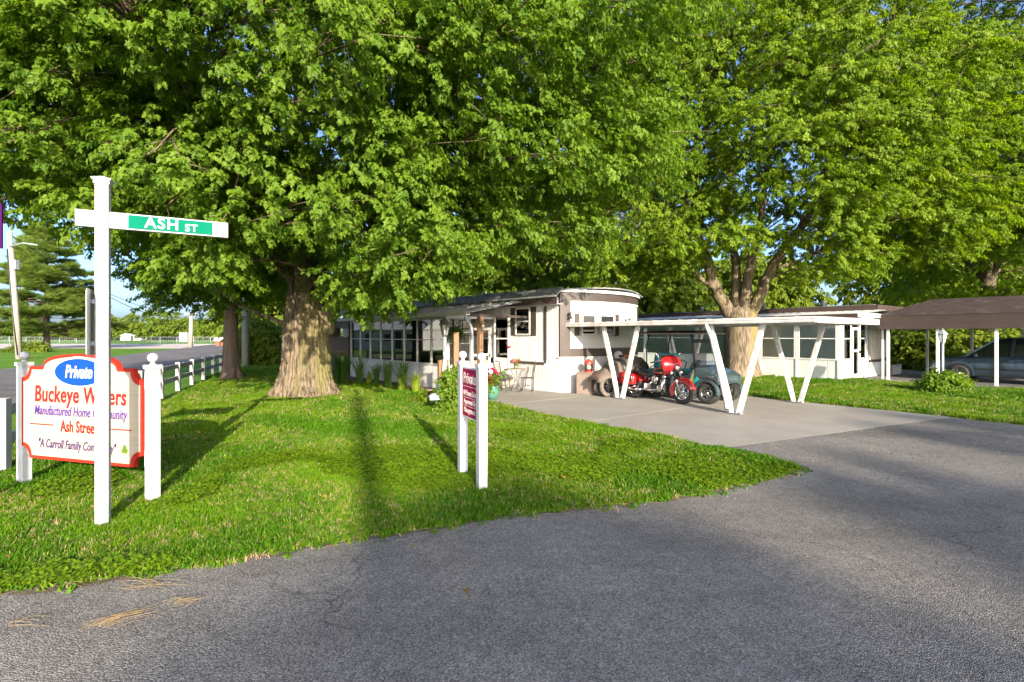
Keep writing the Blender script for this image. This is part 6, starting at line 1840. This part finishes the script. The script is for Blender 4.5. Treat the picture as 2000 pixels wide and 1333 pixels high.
rf = MB().add(vs_, fs, True).build('roof', M['carpaint'], body); s_ = rf.modifiers.new('shell', 'SOLIDIFY'); s_.thickness = .03
for s in (-1, 1):
    for (a, b2, w_) in (((1.22, .89, 1.0), (.44, .765, 1.60), .05), ((-.02, .893, 1.0), (-.08, .755, 1.655), .09), ((-1.05, .893, 1.0), (-1.1, .755, 1.655), .09), ((-2.2, .89, 1.0), (-2.1, .755, 1.655), .12)):
        MB().bar((a[0], s * a[1], a[2]), (b2[0], s * b2[1], b2[2]), w_, .03, up=(0, 1, 0)).build('pillar', M['black'] if w_ == .09 else M['carpaint'], body)
    for x in (-1.35, 1.42):
        wheel(cr, (x, s * .89, .33), .33, .21, .21, spokes=7, rim='steel', disc=False, name='wheel', steer=math.pi if s > 0 else 0)
        a_ = [(x + .40 * math.cos(t), .33 + .40 * math.sin(t)) for t in np.linspace(R(-10), R(190), 17)]
        MB().prism(a_, s * .93, s * .962).build('wheel_arch', M['black'], body)
        ao = [(x + .46 * math.cos(t), .33 + .46 * math.sin(t)) for t in np.linspace(R(-8), R(188), 17)] + [(x + .40 * math.cos(t), .33 + .40 * math.sin(t)) for t in np.linspace(R(188), R(-8), 17)]
        MB().prism(ao, s * .94, s * .972).build('arch_lip', M['carpaint'], body)
    for x in (.12, -.42):
        MB().tube([(x - .10, s * .955, .845), (x - .05, s * .985, .85), (x + .05, s * .985, .85), (x + .10, s * .955, .845)], .014, 6).build('door_handle', M['black'], body)
    for x in (.95, -.15, -1.2): MB().box(x - .004, x + .004, s * .945, s * .9525, .34, .96).build('door_gap', M['black'], body)
    MB().box(-1.0, 1.0, s * .945, s * .962, .50, .56).build('side_moulding', M['black'], body)
    MB().ball((.92, s * 1.0, 1.04), .09, 12, 8, (.7, 1, .75)).build('door_mirror', M['carpaint'], body)
    MB().ball((2.22, s * .62, .70), .13, 14, 8, (.6, 1, .6)).build('headlight', M['clearglass'], body)
MB().box(2.30, 2.40, -.45, .45, .50, .64).build('grille', M['black'], body, .02)

# ------------------------------------------------------------------ patio furniture
def chair(label, loc, rz):
    c = empty('patio_chair', loc, rz, label, 'chair', 'wrought iron patio chairs')
    MB().torus((0, 0, .44), (0, 0, 1), .20, .012, 24, 6).build('seat_rim', M['iron'], c)
    mb = MB()
    for i in range(9): 
        x = -.16 + i * .04; h_ = math.sqrt(max(0, .04 - x * x)); mb.bar((x, -h_, .442), (x, h_, .442), .012, .004)
    mb.build('seat', M['iron'], c)
    for x in (-.17, .17):
        MB().tube([(x, .16, 0), (x * .9, .17, .22), (x, .17, .44), (x, .20, .68), (x * 1.05, .24, .92)], .015, 8).build('back_leg', M['iron'], c)
        MB().tube([(x * 1.1, -.22, 0), (x * .8, -.15, .15), (x * 1.0, -.14, .44)], .015, 8).build('front_leg', M['iron'], c)
    bk = MB().tube([(-.178, .24, .92), (-.09, .25, .945), (0, .25, .95), (.09, .25, .945), (.178, .24, .92)], .015, 8).tube([(-.17, .185, .56), (.17, .185, .56)], .008, 6).build('backrest', M['iron'], c)
    mb = MB()
    for i in range(6):
        z = .60 + i * .05; y = .19 + (z - .56) * .14
        mb.tube([(-.165, y, z + .03), (-.08, y, z), (0, y, z - .008), (.08, y, z), (.165, y, z + .03)], .009, 6)
    mb.build('back_scroll', M['iron'], bk)
    MB().tube([(-.16, .1, .2), (.16, -.1, .2)], .009, 6).tube([(.16, .1, .2), (-.16, -.1, .2)], .009, 6).build('stretcher', M['iron'], c)
    return c
tpos = G(1008, 765.5); tpos.z = .010
fa2 = T1A - R(90)
chair('wrought iron patio chair at the left of the round bistro table', G(983, 766) + Vector((0, 0, .010)), R(62))
chair('wrought iron patio chair at the right of the round bistro table', G(1030, 766) + Vector((0, 0, .010)), R(-100))
bt = empty('bistro_table', tpos, .2, 'small round wrought iron bistro table on the patio', 'table')
MB().lathe([(.30, .70), (.31, .705), (.31, .72), (.30, .725)], 28).build('top', pm('mosaic_top', (.30, .24, .17), (.16, .12, .09), 22, .5), bt)
for i in range(3):
    a = i * 2.094 + .4
    MB().tube([(.26 * math.cos(a), .26 * math.sin(a), 0), (.12 * math.cos(a), .12 * math.sin(a), .16), (.03 * math.cos(a), .03 * math.sin(a), .36), (.10 * math.cos(a), .10 * math.sin(a), .55), (.24 * math.cos(a), .24 * math.sin(a), .70)], .010, 8).build('leg', M['iron'], bt)
MB().torus((0, 0, .36), (0, 0, 1), .03, .010, 14, 6).build('collar', M['iron'], bt)
fv = empty('flower_vase', tpos + Vector((-.05, .02, .725)), 0, 'dark vase of pink flowers on the bistro table', 'vase')
MB().lathe([(.03, 0), (.035, .03), (.015, .08), (.03, .14)], 14).build('vase', M['iron'], fv)
def petals(mat): 
    m = MB()
    for i in range(6):
        a = i * 1.047; add_leaf(m, Vector((0, 0, 0)), a, -.4, 0, .045, 1.5, .1, SIMPLE)
    return proto('blossom_' + mat, m, M[mat])
PB = [petals('pink')]; RB = [petals('flower')]
r = np.random.default_rng(3)
n = 26; d = r.normal(size=(n, 3)); d /= np.linalg.norm(d, axis=1)[:, None]
scatter('blossom', d * np.array([.13, .13, .08]) + np.array([.05, 0, .24]), r.uniform(-1, 1, (n, 3)), r.uniform(.7, 1.3, n), PB, fv)
n = 10
scatter('foliage', r.normal(0, .05, (n, 3)) + np.array([0, 0, .19]), r.uniform(-1, 1, (n, 3)), r.uniform(.5, .8, n), SPR['rose'], fv)
rp = empty('flower_pot', G(962, 781) + Vector((0, 0, .010)), 0, 'green glazed pot of crimson flowers at the edge of the patio', 'flower pot')
MB().lathe([(.12, 0), (.16, .1), (.19, .24), (.17, .34), (.19, .37), (.17, .37), (.15, .30)], 22).build('pot', M['pot'], rp)
n = 60; d = r.normal(size=(n, 3)); d /= np.linalg.norm(d, axis=1)[:, None]
scatter('blossom', d * np.array([.17, .17, .2]) + np.array([-.03, 0, .66]), r.uniform(-2, 2, (n, 3)), r.uniform(.8, 1.4, n), RB, rp)
n = 70; scatter('foliage', r.normal(0, .11, (n, 3)) * np.array([1, 1, 1.1]) + np.array([0, 0, .48]), np.c_[r.normal(0, .4, n), r.uniform(-.6, .6, n), r.uniform(0, 6.28, n)], r.uniform(.7, 1.2, n), SPR['rose'], rp)
sc = empty('wall_flower', local(H1, T1A, -.05, 2.28, 1.38), T1A, 'small red decoration hung on the white wall beside the storm door', 'ornament')
n = 10; scatter('blossom', r.normal(0, .035, (n, 3)), r.uniform(-2, 2, (n, 3)), r.uniform(.8, 1.3, n), RB, sc)
MB().tube([(0.02, 0, .03), (.04, 0, .08)], .008, 6).build('hook', M['iron'], sc)

# hanging fern under the sunroom eaves
hf = empty('hanging_basket', P3(893, 668, 15.9), 0, 'hanging basket with a bushy fern under the porch eaves', 'hanging basket')
MB().lathe([(.08, .0), (.16, .06), (.2, .16), (.19, .17), (.15, .08)], 18).build('bowl', M['darkbrown'], hf)
for i in range(3):
    a = i * 2.094; MB().tube([(.19 * math.cos(a), .19 * math.sin(a), .16), (0, 0, .74)], .004, 5).build('chain', M['steel'], hf)
def frond(seed):
    q = random.Random(seed); m = MB()
    for i in range(16):
        t = i / 15; x = .34 * t; z = .10 * math.sin(t * 2.2) - .14 * t * t
        for s in (-1, 1):
            w_ = .055 * (1 - t) + .015
            m.add([(x, 0, z), (x + .02, s * w_, z - .01), (x + .028, 0, z)], [(0, 1, 2)])
    return proto('frond_%d' % seed, m, M['fern'])
FR = [frond(i) for i in range(3)]
n = 130; scatter('fern', r.normal(0, .05, (n, 3)) * np.array([1, 1, .5]) + np.array([0, 0, .20]), np.c_[r.normal(0, .3, n), r.uniform(-.9, .7, n), r.uniform(0, 6.28, n)], r.uniform(.8, 1.4, n), FR, hf)

# ------------------------------------------------------------------ garden corner: lamp post, wooden posts, bird tray, plants
def lantern(parent, z, s, glassm='clearglass', metal='iron'):
    mb = MB().lathe([(.05 * s, z), (.09 * s, z + .02 * s), (.07 * s, z + .04 * s)], 12); b_ = mb.build('lamp_base', M[metal], parent)
    v0, v1 = z + .05 * s, z + .36 * s
    r0, r1 = .085 * s, .14 * s
    for i in range(6):
        a0, a1 = i * 1.0472, (i + 1) * 1.0472
        MB().add([(r0 * math.cos(a0), r0 * math.sin(a0), v0), (r0 * math.cos(a1), r0 * math.sin(a1), v0), (r1 * math.cos(a1), r1 * math.sin(a1), v1), (r1 * math.cos(a0), r1 * math.sin(a0), v1)], [(0, 1, 2, 3)]).build('lamp_pane', M[glassm], b_)
        MB().tube([(r0 * math.cos(a0), r0 * math.sin(a0), v0), (r1 * math.cos(a0), r1 * math.sin(a0), v1)], .008 * s, 5).build('lamp_bar', M[metal], b_)
    MB().lathe([(.17 * s, v1), (.175 * s, v1 + .02 * s), (.13 * s, v1 + .09 * s), (.075 * s, v1 + .15 * s), (.05 * s, v1 + .18 * s), (.02 * s, v1 + .2 * s), (.025 * s, v1 + .23 * s), (.001, v1 + .25 * s)], 6, smooth=False).build('lamp_roof', M[metal], b_)
    MB().tube([(0, 0, v0), (0, 0, v0 + .16 * s)], .022 * s, 8).build('lamp_bulb', M['frost'], b_)
gp = G(866, 800)
lp = empty('lamp_post', gp + Vector((0, .25, 0)), 0, 'black lantern on a grey post in the garden corner beside the Private sign', 'lamp post')
MB().tube([(0, 0, 0), (0, 0, 1.76)], .045, 12).build('shaft', M['galv'], lp)
lantern(lp, 1.76, .82)
wpp = empty('wood_planter_post', gp, .5, 'short thick wooden post of the garden corner with iron hooks', 'post')
MB().box(-.135, -.02, -.05, .05, 0, 1.20).build('timber', M['woodpost'], wpp, .006)
MB().torus((-.06, -.06, .72), (0, 1, .1), .055, .008, 20, 6).build('iron_ring', M['iron'], wpp)
MB().box(.02, .12, -.05, .05, 0, 1.20).build('timber', M['woodpost'], wpp, .006)
tw = empty('tall_wood_post', G(882, 797) + Vector((.02, .7, 0)), .4, 'tall brown wooden post behind the black lantern', 'post')
MB().box(-.07, .07, -.07, .07, 0, 1.85).build('timber', M['woodpost'], tw, .006)
MB().box(-.075, .075, -.075, .075, 1.85, 1.87).build('cap', M['woodpost'], tw, .004)
gh = empty('garden_ornament', gp + Vector((.02, -.02, 1.2)), .3, 'white slender figure ornament hanging in front of the lantern post', 'ornament')
MB().lathe([(.03, -.52), (.075, -.40), (.06, -.2), (.03, -.05), (.035, .02), (.045, .06), (.03, .1), (.001, .12)], 14, Matrix.Translation((0, -.10, .1))).build('figure', M['vinyl'], gh)
MB().tube([(0, -.10, .2), (0, -.06, .28), (0, .0, .3)], .006, 5).build('hook', M['iron'], gh)
bt2 = empty('bird_feeder', G(852, 806), .3, 'pale blue bird feeder tray on a thin stake in front of the garden posts', 'bird feeder')
MB().tube([(0, 0, -.05), (0, 0, .30)], .012, 8).build('stake', M['galv'], bt2)
MB().box(-.16, .16, -.11, .11, .30, .37).build('tray', M['paleblue'], bt2, .01)
MB().prism([(-.17, .372), (.17, .372), (.08, .44), (-.08, .44)], -.12, .12).build('lid', M['offwhite'], bt2)
bk2 = empty('pale_bucket', gp + Vector((-.06, -.22, .38)), 0, 'pale blue-grey metal bucket hooked on the garden post', 'bucket')
MB().lathe([(.07, 0), (.095, .24), (.10, .25), (.088, .245), (.065, .02)], 18).build('pail', M['paleblue'], bk2)
MB().tube([(-.09, 0, .24), (-.05, .05, .30), (.05, .05, .30), (.09, 0, .24)], .005, 5).build('bail', M['steel'], bk2)
bush('climbing_rose', 'leafy green climber at the foot of the garden posts', G(888, 806), (.34, .3, 1.15), 260, SPR['rose'], 15, 1.0, 'climber')
bush('hosta_plant', 'low bright green broad-leaved plant beside the bird feeder', G(838, 786), (.42, .36, .34), 70, [spray('hosta_%d' % i, M['maple2'], 6, .16, 1.2, .1, SIMPLE, 300 + i) for i in range(2)], 16, 1.0, 'plant')
mu = MB().sheet(wobble([tuple(local(H1, T1A, x, y)[:2]) for x, y in ((-2.1, 11.2), (-2.9, 11.0), (-3.1, 8), (-3.0, 5.5), (-3.3, 3.6), (-3.9, 2.0), (-4.3, .6), (-3.7, -.1), (-2.9, .6), (-2.6, 2.2), (-2.1, 3.1), (-2.1, 11.2))], .05, .3, 33)[:-1], .012).build('flower_bed', M['mulch']); mu['kind'] = 'structure'
ed = empty('stone_slab', local(H1, T1A, -2.95, 2.9), T1A + .5, 'flat pale stone at the edge of the mulch bed', 'stone')
MB().box(-.22, .22, -.12, .12, 0, .09).build('block', M['tan'], ed, .03)

def grass_clump(name, label, loc, h, n, mat, seed, spread=.05, w=.011, cat='plant'):
    q = random.Random(seed)
    root = empty(name, loc, 0, label, cat, 'plants in the bed along the sunroom')
    mb = MB()
    for i in range(n):
        a = q.uniform(0, 6.283); hh_ = h * q.uniform(.55, 1.1); ln = hh_ * q.uniform(.15, .7)
        p = Vector((q.gauss(0, spread), q.gauss(0, spread), 0)); d = Vector((math.cos(a), math.sin(a), 0)); s = Vector((-d.y, d.x, 0)) * w
        m1 = p + d * ln * .25 + Vector((0, 0, hh_ * .6)); m2 = p + d * ln * .65 + Vector((0, 0, hh_ * .95)); t_ = p + d * ln + Vector((0, 0, hh_ * q.uniform(.75, 1.0)))
        mb.add([p - s, p + s, m1 + s, m1 - s, m2 + s * .7, m2 - s * .7, t_], [(0, 1, 2, 3), (3, 2, 4, 5), (5, 4, 6)])
    mb.build('leaves', mat, root)['kind'] = 'stuff'
    return root
bed = [(672, 752, 1.15, 120, 'lily', 'thick dark grassy clump against the picket fence left of the sunroom'), (702, 752, 1.05, 90, 'lily', 'tall daylily clump at the far corner of the sunroom'), (722, 753, .5, 60, 'limeleaf', 'small lime grassy clump second from the far sunroom corner'), (735, 752, .75, 60, 'lily', 'thin dark daylily between two lime clumps'), (757, 756, .95, 80, 'lily', 'tall upright daylily under the fourth sunroom window'), (786, 760, .95, 80, 'lily', 'daylily with dark leaves under the sixth sunroom window'), (784, 764, .45, 60, 'limeleaf', 'lime green tuft at the foot of the dark daylily'), (812, 768, .62, 90, 'limeleaf', 'bright lime grassy clump near the bird feeder'), (660, 750, 1.1, 110, 'lily', 'dark grassy clump just right of the huge maple trunk'), (828, 779, .3, 40, 'limeleaf', 'small yellow-green tuft beside the flat pale stone')]
for i, (px, py, h_, n_, mt, lab) in enumerate(bed):
    grass_clump('daylily' if mt == 'lily' else 'ornamental_grass', lab, G(px, py), h_, n_, M[mt], 500 + i)

# right lawn: lamp post in a fenced shrub
rb_ = G(1846, 766)
l2 = empty('lamp_post', G(1841, 764), 0, 'pale grey lantern on a thin post standing in the shrub by the brown carport', 'lamp post')
MB().tube([(0, 0, 0), (0, 0, 1.55)], .038, 10).build('shaft', M['galv'], l2)
lantern(l2, 1.53, .80, 'frost', 'galv')
bush('rose_shrub', 'broad leafy shrub around the pale lamp post', rb_, (.68, .52, .68), 430, SPR['rose'], 25, 1.15)
wfz = empty('garden_edging', rb_ + Vector((.1, -.45, 0)), 0, 'low dark wire edging in front of the shrub at the pale lamp post', 'edging')
for i in range(16):
    MB().tube([(-.4 + i * .06, 0, 0), (-.4 + i * .06, 0, .22)], .006, 5).build('wire', M['iron'], wfz)
MB().tube([(-.4, 0, .2), (.5, 0, .2)], .006, 5).build('rail', M['iron'], wfz)
bush('creeping_shrub', 'small dark shrub by the foot of the leaning pole', G(55, 688), (2.0, 1.2, 1.2), 160, SPR['shrub'], 26, 3.0)
